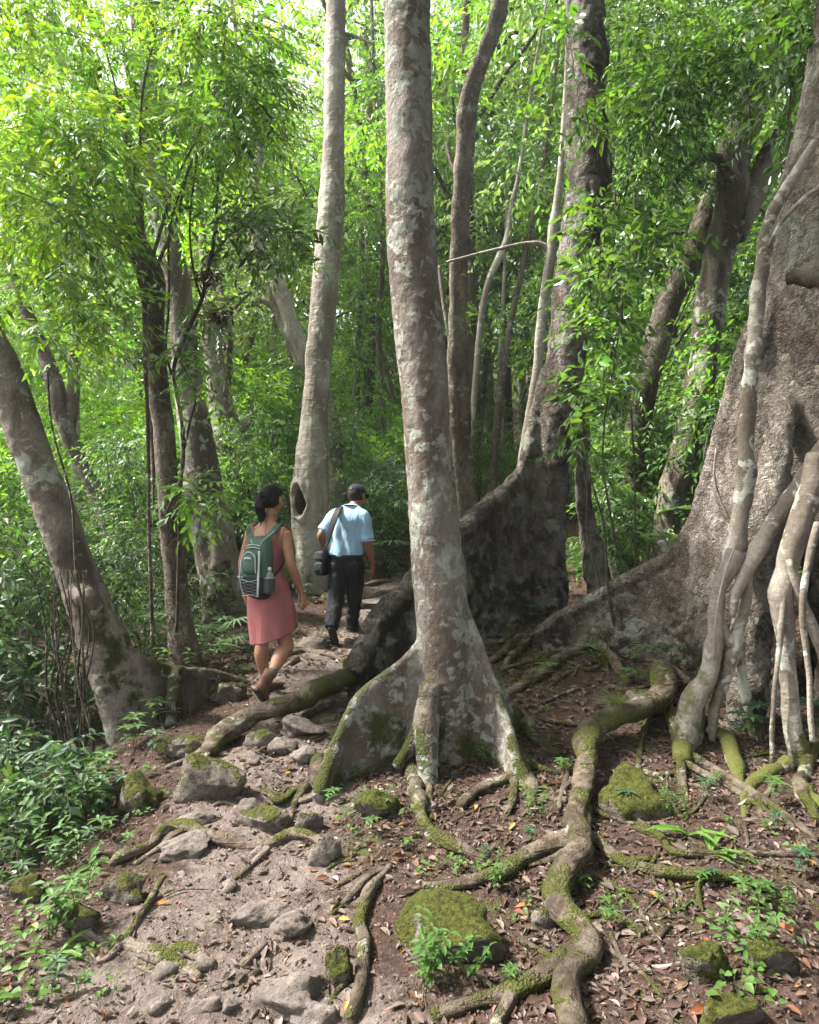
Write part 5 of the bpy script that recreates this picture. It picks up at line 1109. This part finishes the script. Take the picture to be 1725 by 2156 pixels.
ROCKS = [
 (958,1950,212,140,2,"large flat mossy boulder in front of the middle tree"), (433,1632,128,118,1,"grey boulder with a mossy left side beside the path"), (285,1668,84,104,2,"steep green mossy rock left of the grey boulder"),
 (556,1722,96,56,1,"smooth dark oval stone beside the crossing path root"), (522,1703,62,46,0,"small rounded stone touching the dark oval stone"), (410,1722,66,40,0,"pale flat stone behind the crossing path root"),
 (392,1776,94,54,0,"knobbly stone tucked under the crossing path root"), (683,1793,58,76,1,"pointed mossy stone right of the crossing path root"), (560,1552,66,54,1,"brown stone wedged under the thick path root"),
 (632,1528,86,50,0,"smooth flat-topped stone above the thick path root's right end"), (598,1572,52,44,0,"small rough stone below the smooth flat-topped stone"), (638,1588,52,46,0,"pale speckled stone by the tip of the left buttress"),
 (392,1572,90,56,1,"ridged pale stone left of the thick path root"), (352,1566,60,46,2,"mossy stone left of the ridged pale stone"), (476,1456,78,52,1,"round boulder leaning on the walled root left of the woman"),
 (545,1924,110,50,0,"worn stone sunk in the path, left of a pair"), (622,1942,96,56,0,"worn stone sunk in the path, right of a pair"), (592,2096,150,80,0,"broad smooth slab at the bottom of the path"), (660,2140,90,70,0,"dusty stone right of the broad smooth slab"),
 (1326,1668,150,118,2,"big mossy mound under the winding root"), (1492,2025,100,90,2,"mossy rock in the lower right beneath the seedling"), (1530,2120,120,100,2,"long mossy rock at the bottom right edge"), (1618,2010,104,84,2,"square mossy rock at the lower right"),
 (800,1690,80,56,2,"bright green moss-covered stone by the grass tuft"), (648,1727,50,64,1,"oval mossy stone below the left buttress tip"), (728,1600,74,56,1,"mossy stone under the seedlings at the buttress"),
 (60,1868,70,70,2,"mossy rock at the left edge"), (170,1930,72,66,2,"mossy rock left of the forked path root"), (262,1872,80,66,1,"half-buried mossy rock left of the path"), (718,2035,56,94,2,"upright mossy stone beside the bottom path root"),
 (632,2080,120,70,0,"half-buried dusty stone near the upright mossy stone"), (430,2112,60,36,0,"small stone at the bottom left of the path"), (478,2118,40,32,0,"tiny stone right of the small stone at the bottom"), (1360,1470,70,60,1,"mossy stone behind the grassy tuft on the right"),
 (655,1232,60,30,2,"mossy rock at the foot of the hollow pale tree"), (700,1255,46,26,1,"mossy rock between the two hikers"), (790,1268,70,30,0,"brown boulder on the path right of the man"), (1075,1330,40,26,2,"small mossy stone behind the middle tree"),
 (660,1352,60,34,0,"flat rock on the path between the hikers"), (1210,1830,50,40,1,"stone beside the winding root's junction"), (1148,1930,50,54,1,"small stone between the mossy boulder and the winding root"), (905,1700,40,26,0,"small stone under the buttress front")]
for i, (u, v, w, h, k, lb) in enumerate(ROCKS):
    g = hit(u, v+h*.42); rx = w/2/F_PX*g[1]; rz = h/2/F_PX*g[1]*.86; ry = rx*.75
    c = P(u, v+h*.12, g[1]+ry*.35)
    V, F = rock_solid(c, rx*1.26, ry*1.1, rz*1.24, 500+i, 56 if w > 70 else 36, yaw=(i*1.7) % .8-.4)
    o = link("rock", mesh_from("rock", V-c, F, [M_STONE, M_STONEM, M_STONEG][k]), loc=c); tag(o, lb, "rock", "rocks beside and in the path")
rg = np.random.default_rng(61); n = 0
for i in range(400):                                              # small worn stones set in the trodden soil
    v = 1240+rg.random()*900; u = np.interp(v, [1240, 1340, 1480, 1600, 1700, 1830, 1950, 2156], [810, 735, 620, 560, 530, 480, 480, 500])+rg.normal(0, 90 if v > 1750 else 50)
    if n >= 42 or any(abs(u-q[0]) < q[2]*.6 and abs(v-q[1]) < q[3]*.7 for q in ROCKS): continue
    g = hit(u, v); r = rg.uniform(.016, .05); V, F = rock_solid(g+[0, 0, -.002], r*1.3, r, r*.62, 900+i, 20, 7, .3, rg.uniform(0, 6)); n += 1
    o = link("stone", mesh_from("stone", V-g, F, M_STONE), loc=g); tag(o, "small worn stone set in the trodden soil of the path", "stone", "small stones set in the path")
def lone_root(label, lines, mat=B_ROOTD, name="exposed_root"):
    C, R = gpx(lines[0]); t = thing(name, label, "root", C[0])
    for ln in lines: add_root(t, ln, mat, lift=.32, n=14, amp=.26)
lone_root("long grey root crossing the whole path like a step", [[(232,1822,14),(252,1806,24),(308,1782,28),(350,1742,30),(392,1737,32),(450,1762,34),(530,1780,32),(600,1752,32),(645,1762,28),(688,1782,18)], [(395,1745,20),(330,1790,18),(285,1820,12)], [(562,1790,20),(530,1820,12),(488,1858,7)]])
lone_root("forked dusty root at the lower left of the path", [[(345,1848,12),(322,1882,15),(300,1920,15),(272,1968,16),(244,1998,18),(215,2020,16),(180,1992,8)], [(250,1985,26),(310,2004,36),(370,2028,34),(420,2060,18)], [(282,2034,10),(340,2050,15),(400,2062,12),(432,2065,8)], [(358,1998,22),(408,2002,26),(440,2034,16)], [(322,1895,10),(355,1885,10),(388,1872,7)]])
lone_root("smooth pale root rising from the bottom edge beside the path", [[(822,1826,16),(780,1890,28),(760,1955,32),(756,2030,34),(760,2105,34),(742,2170,36),(735,2220,36)], [(742,2062,18),(702,2100,16),(688,2150,14)], [(820,1830,12),(790,1840,16),(740,1890,18),(700,1925,12)]], B_ROOT)
lone_root("short thick root stub jutting from the bottom of the path", [[(560,1990,12),(530,2014,22),(510,2034,14)]])
lone_root("thin crooked root along the right side of the path", [[(785,1806,8),(712,1818,10),(690,1830,8)], [(760,1840,8),(700,1870,9),(640,1905,6)]])
lone_root("looped thin root below the thick path root", [[(540,1662,8),(560,1672,12),(590,1680,12),(620,1690,10)], [(620,1690,14),(655,1680,14),(690,1672,9)], [(500,1700,7),(470,1690,12),(450,1700,9)]])
lone_root("bundle of roots stepping across the path behind the woman", [[(600,1382,10),(640,1372,16),(690,1378,14),(730,1392,10)], [(600,1405,8),(630,1390,12),(650,1400,10)], [(640,1352,16),(700,1340,20),(740,1352,12)], [(610,1345,14),(640,1358,18),(672,1350,14)]])
lone_root("worn roots lying across the path ahead of the man", [[(770,1262,12),(810,1248,16),(860,1240,16)], [(790,1290,14),(820,1282,20),(850,1285,14)], [(760,1235,8),(820,1222,12),(862,1216,12)]])
for lb, ln in (("mossy fallen stick right of the winding root", [(1262,1925,14),(1300,1935,20),(1357,1966,16)]), ("thin fallen stick leaning down the lower right slope", [(1285,1970,9),(1320,2040,9),(1365,2120,8)]), ("pale dry twig standing in the lower right litter", [(1448,1680,4),(1438,1730,4),(1442,1780,4)]),
               ("thin branch lying along the bottom right", [(1560,1740,5),(1640,1830,6),(1730,1920,6)])):
    C, R = gpx(ln, .6); V, F = tube(C, R, 8, ds=.04, amp=.2); o = link("stick", mesh_from("stick", V-C[0], F, B_ROOT), loc=C[0]); tag(o, lb, "stick")
rg = np.random.default_rng(17)
for k in range(46):                                               # thin surface rootlets branching over the soil on the right
    u, v = (rg.uniform(1040, 1320), rg.uniform(1370, 1540)) if k % 4 == 0 else (rg.uniform(980, 1700), rg.uniform(1480, 2120)); a = rg.uniform(-.6, .6)+(math.pi if rg.random() < .4 else 0); ln = []; w0 = rg.uniform(7, 17)
    for q in range(6): ln.append((u, v, w0*(1-.14*q))); a += rg.normal(0, .45); u += math.cos(a)*34; v += math.sin(a)*22+4
    add_root(T5, ln, B_ROOT, n=8, name="rootlet")
# leaf litter
def litter(n, y0, y1, seed, L0, name, pw):
    rg = np.random.default_rng(seed); y = (y0**pw+(y1**pw-y0**pw)*rg.random(n))**(1/pw); x = rg.uniform(-1, 1, n)*(.62*y+.9)
    pd = path_dist(x, y); dens = .42+.58*smooth(pd, .25, .9); dens *= .55+.9*smooth(fbm(np.stack([x, y, 0*x], -1)*1.6, 3), -.3, .35); dens *= np.where(x < -.25*y, .55, 1)
    k = rg.random(n) < dens; x, y = x[k], y[k]; n = len(x); z = ground(x, y)+.003+.007*rg.random(n)
    a = rg.uniform(0, 6.28, n); e = rg.normal(0, .22, n); d = np.stack([np.cos(a), np.sin(a), e], -1); nn = np.array([0, 0, 1.])+rg.normal(0, .38, (n, 3)); L = L0*(.35+1.5*rg.random(n)**2.6); W = L*(.34+.2*rg.random(n))
    V, F, kk = leaf_arrays(np.stack([x, y, z], -1), d, nn, L, W, 'hi' if y0 < 3 else 'mid', .35, rg.uniform(-.2, .4))
    pal = np.array([(.155,.100,.085),(.20,.145,.125),(.095,.058,.045),(.255,.20,.175),(.13,.065,.045),(.21,.13,.095),(.30,.245,.22),(.23,.085,.04),(.34,.19,.05)]); pr = np.array([.2,.19,.17,.13,.12,.1,.05,.03,.01])
    C = (pal*.5+.5*pal.mean(1, keepdims=True)*[1.15, .95, .88] if 0 else pal)[rg.choice(len(pal), n, p=pr)]*(.32+.5*rg.random((n, 1)))
    o = link(name, mesh_from(name, V, [F], M_LITTER, np.repeat(C, kk, 0))); o['kind'] = 'stuff'; o['label'] = 'brown fallen leaves strewn over the ground'
M_LITTER = leaf_mat("dead_leaves", .35, .15, .55)
litter(24000, 1.25, 4.2, 1, .038, "leaf_litter", 1.6); litter(30000, 4.2, 15, 2, .058, "leaf_litter_far", 1.5); litter(16000, 4.0, 7.6, 5, .050, "leaf_litter_mid", 1.6); litter(52000, 1.25, 6.5, 3, .014, "leaf_crumbs", 1.6)
rg = np.random.default_rng(4); n = 11000; y = (1.3**1.5+(11**1.5-1.3**1.5)*rg.random(n))**(1/1.5); x = rg.uniform(-.6, .6, n)*y; k = rg.random(n) < smooth(path_dist(x, y), 1.3, .2)+.12; x, y = x[k], y[k]; n = len(x)
oc = np.array([[1, 0, 0], [-1, 0, 0], [0, 1, 0], [0, -1, 0], [0, 0, 1], [0, 0, -1]])*1.; of = np.array([[0, 2, 4], [2, 1, 4], [1, 3, 4], [3, 0, 4], [2, 0, 5], [1, 2, 5], [3, 1, 5], [0, 3, 5]])
s = (.003+.014*rg.random((n, 1, 1))**3); V = oc[None]*s*rg.uniform(.6, 1.3, (n, 6, 3))*[1, 1, .7]+np.stack([x, y, ground(x, y)+.003], -1)[:, None]
o = link("gravel", mesh_from("gravel", V.reshape(-1, 3), [(np.arange(n)[:, None, None]*6+of[None]).reshape(-1, 3)], M_STONE)); o['kind'] = 'stuff'; o['label'] = 'small loose stones scattered over the path'
rg = np.random.default_rng(23); tm = MB(); n = 620; y = (1.3**1.4+(9**1.4-1.3**1.4)*rg.random(n))**(1/1.4); x = rg.uniform(-1, 1, n)*(.6*y+.5)
for i in range(n):
    if path_dist(x[i], y[i]) < .3 and rg.random() < .6: continue
    a = rg.uniform(0, 6.28); L = rg.uniform(.04, .2); d = np.array([math.cos(a), math.sin(a)])*L/2; q = []
    for s_ in (-1, -.2, .5, 1): e = np.array([x[i], y[i]])+d*s_+rg.normal(0, .006, 2); q.append([e[0], e[1], float(ground(e[0], e[1]))+.008+rg.uniform(0, .006)])
    tm.add(*tube(q, np.array([.0035, .003, .0025, .0015])*rg.uniform(.5, 1.2), 4, res=False))
V, F = tm.arrays(); o = link("twig_litter", mesh_from("twig_litter", V, F, B_ROUGH)); o['kind'] = 'stuff'; o['label'] = 'thin dead twigs scattered among the fallen leaves'
# single bright fallen leaves
for i, (u, v, c, lb) in enumerate(((713,1942,0,"yellow leaf lying on the right half of the path"),(655,2140,0,"orange leaf at the foot of the path slab"),(730,2115,0,"yellow leaf beside the smooth pale root"),(600,1635,0,"yellow leaf on the trodden soil by the grey boulder"),(1120,1912,1,"large orange leaf between the boulder and the winding root"),(1083,1925,2,"red-brown leaf at the boulder's right end"),
        (1215,1690,1,"orange leaf lying left of the winding root"),(1084,1740,0,"yellow leaf under the right buttress roots"),(1488,1652,1,"orange leaf by the thin roots on the right"),(390,1760,0,"yellow leaf near the left mossy rock"),(1367,1885,1,"orange leaf below the right branching root"),(1487,2000,2,"red-brown leaf at the lower right"),
        (360,1905,1,"orange leaf in the left litter"),(1275,1800,2,"dark red leaf near the root junction"),(76,1968,0,"yellow leaf near the left edge"),(1002,1702,0,"orange leaf before the middle tree's foot"),(1345,1745,2,"red-brown leaf below the mossy mound"))):
    h = hit(u, v); a = i*2.4; V, F, kk = leaf_arrays(np.array([[0, 0, .012]]), np.array([[math.cos(a), math.sin(a), .15]]), np.array([[.1, -.25, 1.]]), np.array([.045+.03*((i*7) % 5)/4]), np.array([.024]), 'hi', .3, .25)
    o = link("fallen_leaf", mesh_from("fallen_leaf", V, [F], M_LITTER, np.tile([(.38,.25,.06),(.31,.13,.045),(.19,.06,.04)][c], (len(V), 1))), loc=h); tag(o, lb, "leaf", "bright fallen leaves")
# seedlings
def proto_plant(kind, seed):
    rg = np.random.default_rng(seed); P_ = []; st = MB(); up = np.array([0, 0, 1.])
    def add(p, d, L, W, c, mode='hi', droop=.35, n=None):
        p = np.atleast_2d(p); d = np.atleast_2d(d); m = len(p); nn = np.tile(up, (m, 1))+rg.normal(0, .2, (m, 3)) if n is None else n
        V, F, k = leaf_arrays(p, d, nn, np.full(m, L)*rg.uniform(.75, 1.2, m), np.full(m, W), mode, .2, droop); P_.append((V, F, np.repeat(np.array(c)*(1+rg.normal(0, .15, (m, 1))), k, 0), None))
    if kind == 'whorl':
        for s in range(rg.integers(1, 4)):
            b = rg.normal(0, .03, 3)*[1, 1, 0]; h = rg.uniform(.10, .20); tp = b+[rg.normal(0, .03), rg.normal(0, .03), h]; st.add(*tube([b-[0, 0, .02], (b+tp)/2+rg.normal(0, .006, 3), tp], [.0022, .002, .0015], 5, ds=.04))
            for lev, m in ((1., 6), (.6, 3)):
                a = rg.uniform(0, 6.28)+np.arange(m)*6.283/m+rg.normal(0, .2, m); q = b+(tp-b)*lev; add(np.tile(q, (m, 1)), np.stack([np.cos(a), np.sin(a), .35+0*a], -1), .085, .026, GREENS['blue' if seed % 2 else 'mid'])
    elif kind == 'heart':
        for s in range(9):
            b = rg.normal(0, .05, 3)*[1, 1, 0]; h = rg.uniform(.04, .13); tp = b+[rg.normal(0, .04), rg.normal(0, .04), h]; st.add(*tube([b-[0, 0, .01], tp], [.0015, .001], 4, ds=.05)); a = rg.uniform(0, 6.28); add(tp, [math.cos(a), math.sin(a), .1], .055, .046, (.085, .165, .032))
    elif kind == 'tall':
        for s in range(4):
            b = rg.normal(0, .04, 3)*[1, 1, 0]; tp = b+[rg.normal(0, .14), rg.normal(0, .14), rg.uniform(.28, .5)]; mid = (b+tp)/2+rg.normal(0, .03, 3); st.add(*tube([b-[0, 0, .02], mid, tp], [.004, .003, .002], 5, ds=.06))
            for t in np.linspace(.3, 1, 8):
                q = b*(1-t)**2+2*mid*t*(1-t)+tp*t*t; a = rg.uniform(0, 6.28)
                for w in (0, math.pi): add(q, [math.cos(a+w), math.sin(a+w), .15], .085, .036, GREENS['mid'])
    elif kind == 'blade':
        for s in range(5):
            a = rg.uniform(0, 6.28); el = rg.uniform(.4, 1.1); V, F, k = leaf_arrays(np.zeros((1, 3)), np.array([[math.cos(a), math.sin(a), el]]), np.array([[-math.cos(a)*el, -math.sin(a)*el, 1.]]), np.array([rg.uniform(.22, .36)]), np.array([.05]), 'hi', .2, .55); P_.append((V, F, np.tile(np.array(GREENS['bright']), (len(V), 1)), None))
        st.add(*tube([[0, 0, -.03], [0, 0, .03]], [.005, .004], 5, ds=.03))
    elif kind == 'grass':
        m = 140; a = rg.uniform(0, 6.28, m); el = rg.uniform(.2, 1.6, m); add(rg.normal(0, .012, (m, 3)), np.stack([np.cos(a), np.sin(a), el], -1), .13, .0035, (.10, .13, .03), 'mid', .5); st.add(*tube([[0, 0, -.03], [0, 0, .01]], [.01, .006], 5, ds=.03))
    elif kind == 'fan':
        for s in range(7):
            a = s*.9+rg.normal(0, .2); el = rg.uniform(.5, 1.2); tp = np.array([math.cos(a), math.sin(a), el])*rg.uniform(.35, .55); st.add(*tube([[0, 0, -.05], tp*.6+[0, 0, .05], tp], [.006, .005, .004], 5, ds=.08)); f_ = nrm(tp*[1, 1, .2]); r_ = nrm(np.cross(f_, up)); u_ = np.cross(r_, f_)
            g = np.linspace(-2.2, 2.2, 17); d = f_[None]*np.cos(g)[:, None]+r_[None]*np.sin(g)[:, None]+u_*.15; m = len(g); V, F, k = leaf_arrays(np.tile(tp, (m, 1)), d, np.tile(u_, (m, 1)), np.full(m, .40)*(1-.25*np.abs(g)/2.2), np.full(m, .034), 'mid', .3, .35); P_.append((V, F, np.tile(np.array((.07, .13, .045)), (len(V), 1)), None))
    mb = MB()
    for (V, F, C, _) in P_: mb.add(V, F, C)
    V, F = mb.arrays(); lv = mesh_from("leaves", V, F, M_LEAF, mb.cols()); V, F = st.arrays(); return mesh_from("stem", V, F, B_STEM), lv
B_STEM = plain("green_stem", (.06, .075, .03), .8)
KP = {'w': ('whorl', "narrow-leaved seedling", "seedling"), 'h': ('heart', "bright round-leaved seedling", "seedling"), 't': ('tall', "spindly leafy seedling", "seedling"), 'b': ('blade', "broad blade-leaved young palm", "young palm"), 'g': ('grass', "tuft of fine grass", "grass tuft"), 'f': ('fan', "fan palm", "palm")}
PP = {k: [proto_plant(v[0], 40+7*i+j) for j in range(3)] for i, (k, v) in enumerate(KP.items())}
LAND = [(962,1950,"the large mossy boulder"),(433,1632,"the grey boulder"),(285,1668,"the steep mossy rock"),(556,1722,"the dark oval stone"),(1318,1640,"the mossy mound"),(1500,2060,"the lower right mossy rocks"),(800,1690,"the moss-covered stone"),(60,1868,"the left edge rock"),(170,1930,"the lower left mossy rock"),(300,2010,"the forked root"),(760,2000,"the smooth pale root"),(1217,1860,"the winding root's junction"),(1235,2060,"the winding root's lower end"),
        (1112,1808,"the root reaching left"),(1450,1850,"the right branching root"),(1560,1800,"the thin parallel roots"),(887,1725,"the front root of the middle tree"),(980,1820,"the curled front root"),(700,1480,"the thick path root"),(450,1430,"the walled root"),(390,1390,"the peeling tree"),(480,1300,"the fluted-foot tree"),(560,1460,"the woman's boots"),(650,1220,"the hollow pale tree"),(830,1210,"the far path crest"),(1150,1180,"the second buttress tree"),
        (1280,1260,"the long pale buttress"),(1200,1370,"the tangled roots"),(1360,1440,"the winding root's top"),(1590,1530,"the right tree's hollow foot"),(1700,1600,"the right edge"),(1080,1500,"the right buttress"),(250,1560,"the leaning tree's foot"),(90,1700,"the dark left slope"),(60,2080,"the bottom left corner"),(1680,2080,"the bottom right corner"),(1300,1100,"the tree gap")]
SEEN = {}
def plant(k, u, v, s=1., Y=None):
    p = hit(u, v) if Y is None else gbase(u, v, Y)
    i = int(u*7+v*3) % 3; ld = min(LAND, key=lambda q: (q[0]-u)**2+(q[1]-v)**2)
    du, dv = u-ld[0], v-ld[1]; hz = "left" if du < -22 else "right" if du > 22 else ""; vt = "in front" if dv > 22 else "behind" if dv < -22 else ""
    rel = (("just " if math.hypot(du, dv) < 60 else "well " if math.hypot(du, dv) > 130 else ""))+(" and ".join(q for q in (vt, hz) if q) or "close")+(" to " if not (hz or vt) else " of ")+ld[2]; lb = KP[k][1]+" "+rel.replace("behind of", "behind")
    if lb in SEEN:
        SEEN[lb] += 1; lb = ("tiny " if s < .4 else "small " if s < .6 else "large " if s > 1.2 else "medium ")+lb
    SEEN[lb] = SEEN.get(lb, 0)+1
    t = thing("plant", lb, KP[k][2], p, "small plants on the forest floor", (u*.37+v*.11) % 6.28); t.name = {'w': 'seedling', 'h': 'seedling', 't': 'seedling', 'b': 'young_palm', 'g': 'grass_tuft', 'f': 'fan_palm'}[k]; t.scale = (s, s, s)
    link("stem", PP[k][i][0], t); link("leaves", PP[k][i][1], t)
for q in (('w',1217,1880,1.),('h',865,1790,1.1),('h',872,1720,1.),('h',700,1660,1.1),('h',745,1640,1.1),('h',880,1610,1.),('h',905,1840,.9),('h',950,1842,1.),('h',990,1835,.9),('w',1030,1818,.7),('w',1120,1785,.8),('w',672,1480,1.1),('w',650,1455,.8),('h',720,1730,.9),('w',690,1700,.8),
          ('g',775,1700,1.2),('g',1305,1490,1.5),('h',745,1760,.8),('h',815,1690,1.),('b',1450,1760,1.3),('b',1495,1800,1.),('w',1330,1720,1.3),('w',1470,1870,.8),('h',1560,1830,.9),('w',1600,1560,1.7),('w',1575,1560,1.4),('w',1560,1520,1.),('w',1690,1560,1.7),('w',1190,1640,1.1),
          ('h',1545,2080,1.1),('h',1560,1990,1.1),('h',1580,2130,1.3),('h',1600,2060,1.),('w',1560,1905,1.2),('h',1500,1960,1.),('w',1640,1900,1.),('w',1690,1860,1.2),('h',1680,1800,1.),('w',1610,1760,.9),('h',1540,1740,.8),('w',1650,1700,1.1),('h',1700,1980,1.2),('w',1480,1690,.9),('h',1390,1700,.7),
          ('t',1130,1240,1.3),('t',1170,1250,1.1),('t',1210,1215,1.2),('t',1250,1235,1.1),('w',1015,1240,1.4),('w',1045,1230,1.),('w',1240,1365,1.7),('w',1265,1400,1.3),('h',1100,1290,1.),('w',1180,1350,1.),('h',1330,1400,.9),('w',1420,1420,1.1),('g',1360,1430,1.),('w',1410,1390,.9),
          ('w',1010,1350,.9),('h',1140,1500,.8),('t',1290,1230,1.),('t',1300,1190,1.2),('t',960,1200,.9),
          ('t',420,1395,1.),('w',460,1360,1.4),('w',490,1320,1.3),('w',440,1400,1.2),('t',500,1290,1.),('w',520,1390,1.),('w',480,1400,1.2),('h',500,1420,.9),('w',345,1530,1.6),('w',300,1560,1.4),('w',380,1520,1.1),('w',325,1605,1.3),('h',310,1640,1.),('w',270,1590,1.4),('h',440,1480,.8),('h',490,1460,.7),
          ('t',350,1400,1.1),('t',400,1440,.8),('w',620,1240,1.3),('w',640,1265,1.),('w',600,1230,1.2),('t',560,1230,1.2),('w',700,1290,.9),('t',1262,1262,1.),('t',1310,1210,1.3),('t',1330,1230,1.),('w',1090,1262,1.2),('w',1050,1268,1.),('w',1120,1320,1.),('h',1060,1310,1.),('t',1350,1180,1.2),('w',1160,1290,1.2),('w',1215,1300,1.2),('w',1370,1395,1.2),('w',1310,1440,1.),('w',1140,1440,.9),('t',820,1195,1.1),('t',790,1180,1.2),('w',850,1225,.9),
          ('f',745,1070,1.25,10.8),('f',830,1100,1.2,10.5),('f',860,1020,1.2,12.),('f',1465,860,1.5,8.6),('f',1540,940,1.4,7.4),('f',430,1390,.8,6.6),('f',1010,1160,.8,8.5),
          ('h',20,2100,1.2),('h',60,2060,1.3),('b',125,2010,.9),('h',170,2030,.9),('h',30,2000,1.2),('h',110,1960,1.),('b',245,1985,.45),('h',140,1880,1.1),('w',200,1860,1.2),('h',210,1900,.9),('w',190,1800,1.3),('w',225,1770,1.4),('h',230,1830,1.),('w',260,1780,1.),('h',300,1720,.8),('w',220,1700,1.4),('w',150,1770,1.5),('w',100,1830,1.3),('h',60,1930,1.1),
          ('w',20,1880,1.5),('w',130,1720,1.5),('w',240,1650,1.4),('w',180,1690,1.5),('t',80,1760,.9),('t',40,1820,.8),('h',10,2140,1.3),('h',100,2120,1.1),('w',170,2100,.9),('h',230,2090,.7),('t',200,1740,.8),('w',265,1700,1.2),('h',330,1690,.8),('w',60,1700,1.5),('w',10,1770,1.6)):
    plant(q[0], q[1], q[2], q[3]*(.5 if q[0] in 'whb' and len(q) < 5 and q[2] > 1700 else .66 if q[0] in 'whb' and len(q) < 5 and q[2] > 1440 else 1), *q[4:])
rg = np.random.default_rng(8)
for i in range(110):                                              # lesser seedlings away from the path
    u, v = rg.uniform(0, 1725), 1230+(rg.random()**.8)*900
    h_ = hit(u, v)
    if path_dist(h_[0], h_[1]) < .55 or h_[1] > 11: continue
    if u > 350 and rg.random() < .3: continue
    plant('whwht'[i % 5], u, v, rg.uniform(.28, .5)*(1.5 if u < 250 else 1))
# cane stems in the dark left thicket
b = hit(165, 1640, 1.2); b = gbase(168, 1640, 4.55); t = thing("cane_clump", "clump of thin dark upright canes in the left thicket", "canes", b)
for k in range(13):
    x = 118+k*7+rg.normal(0, 5); C, R = px([(x, 1660, 6), (x+rg.normal(0, 8), 1560, 5), (x+rg.normal(-10, 12), 1450, 4.5), (x+rg.normal(-22, 18), 1330, 3.5), (x+rg.normal(-40, 30), 1200, 2)], 4.55+rg.normal(0, .12))
    V, F = tube(C, R, 5, ds=.08, amp=.1); part("stem", V, F, B_DARK if k % 3 else B_ROUGH, t)
# hanging vines
for lb, ln, Y in (("thin dark vine dangling along the leaning trunk", [(100,780,4),(110,900,4),(150,1050,5),(160,1200,5),(175,1290,5),(165,1400,5),(160,1500,4)], 4.7), ("pale looping vine on the right hanging before the twisted tree", [(1500,300,3),(1520,420,3),(1470,560,3),(1440,650,3),(1400,720,3)], 7.0),
                  ("slender vine hanging beside the second buttress tree", [(1295,400,4),(1296,470,4),(1290,560,4),(1300,660,4),(1285,720,3)], 6.0), ("dark straight hanging twig right of the second buttress tree", [(1336,405,5),(1338,470,5),(1340,560,5),(1344,640,4)], 6.4)):
    C, R = px(ln, Y); V, F = tube(C, R, 6, ds=.05, amp=.1); o = link("vine", mesh_from("vine", V-C[0], F, B_DARK if "dark" in lb else B_TWIG), loc=C[0]); tag(o, lb, "vine")
# ------------------------------------------------------------------ air
def build_haze():
    V = np.array([[x, y, z] for x in (-150, 150) for y in (-10, 140) for z in (-30, 60)], float)
    F = [[0, 1, 3, 2], [4, 6, 7, 5], [0, 4, 5, 1], [2, 3, 7, 6], [0, 2, 6, 4], [1, 5, 7, 3]]
    m = bpy.data.materials.new("haze_air"); m.use_nodes = True; t = m.node_tree; t.nodes.clear()
    o = t.nodes.new('ShaderNodeOutputMaterial'); v = t.nodes.new('ShaderNodeVolumePrincipled')
    v.inputs['Color'].default_value = (.94, .97, 1.0, 1); v.inputs['Density'].default_value = HAZE; v.inputs['Anisotropy'].default_value = .3
    t.links.new(v.outputs[0], o.inputs['Volume'])
    h = link("haze", mesh_from("haze", V, [np.array(F)], m, flat=True)); h['kind'] = 'stuff'; h['label'] = 'faint pale haze between the trees'
HAZE = .0010
build_haze()
scene.cycles.volume_bounces = 1; scene.cycles.volume_step_rate = 10; scene.cycles.volume_max_steps = 64
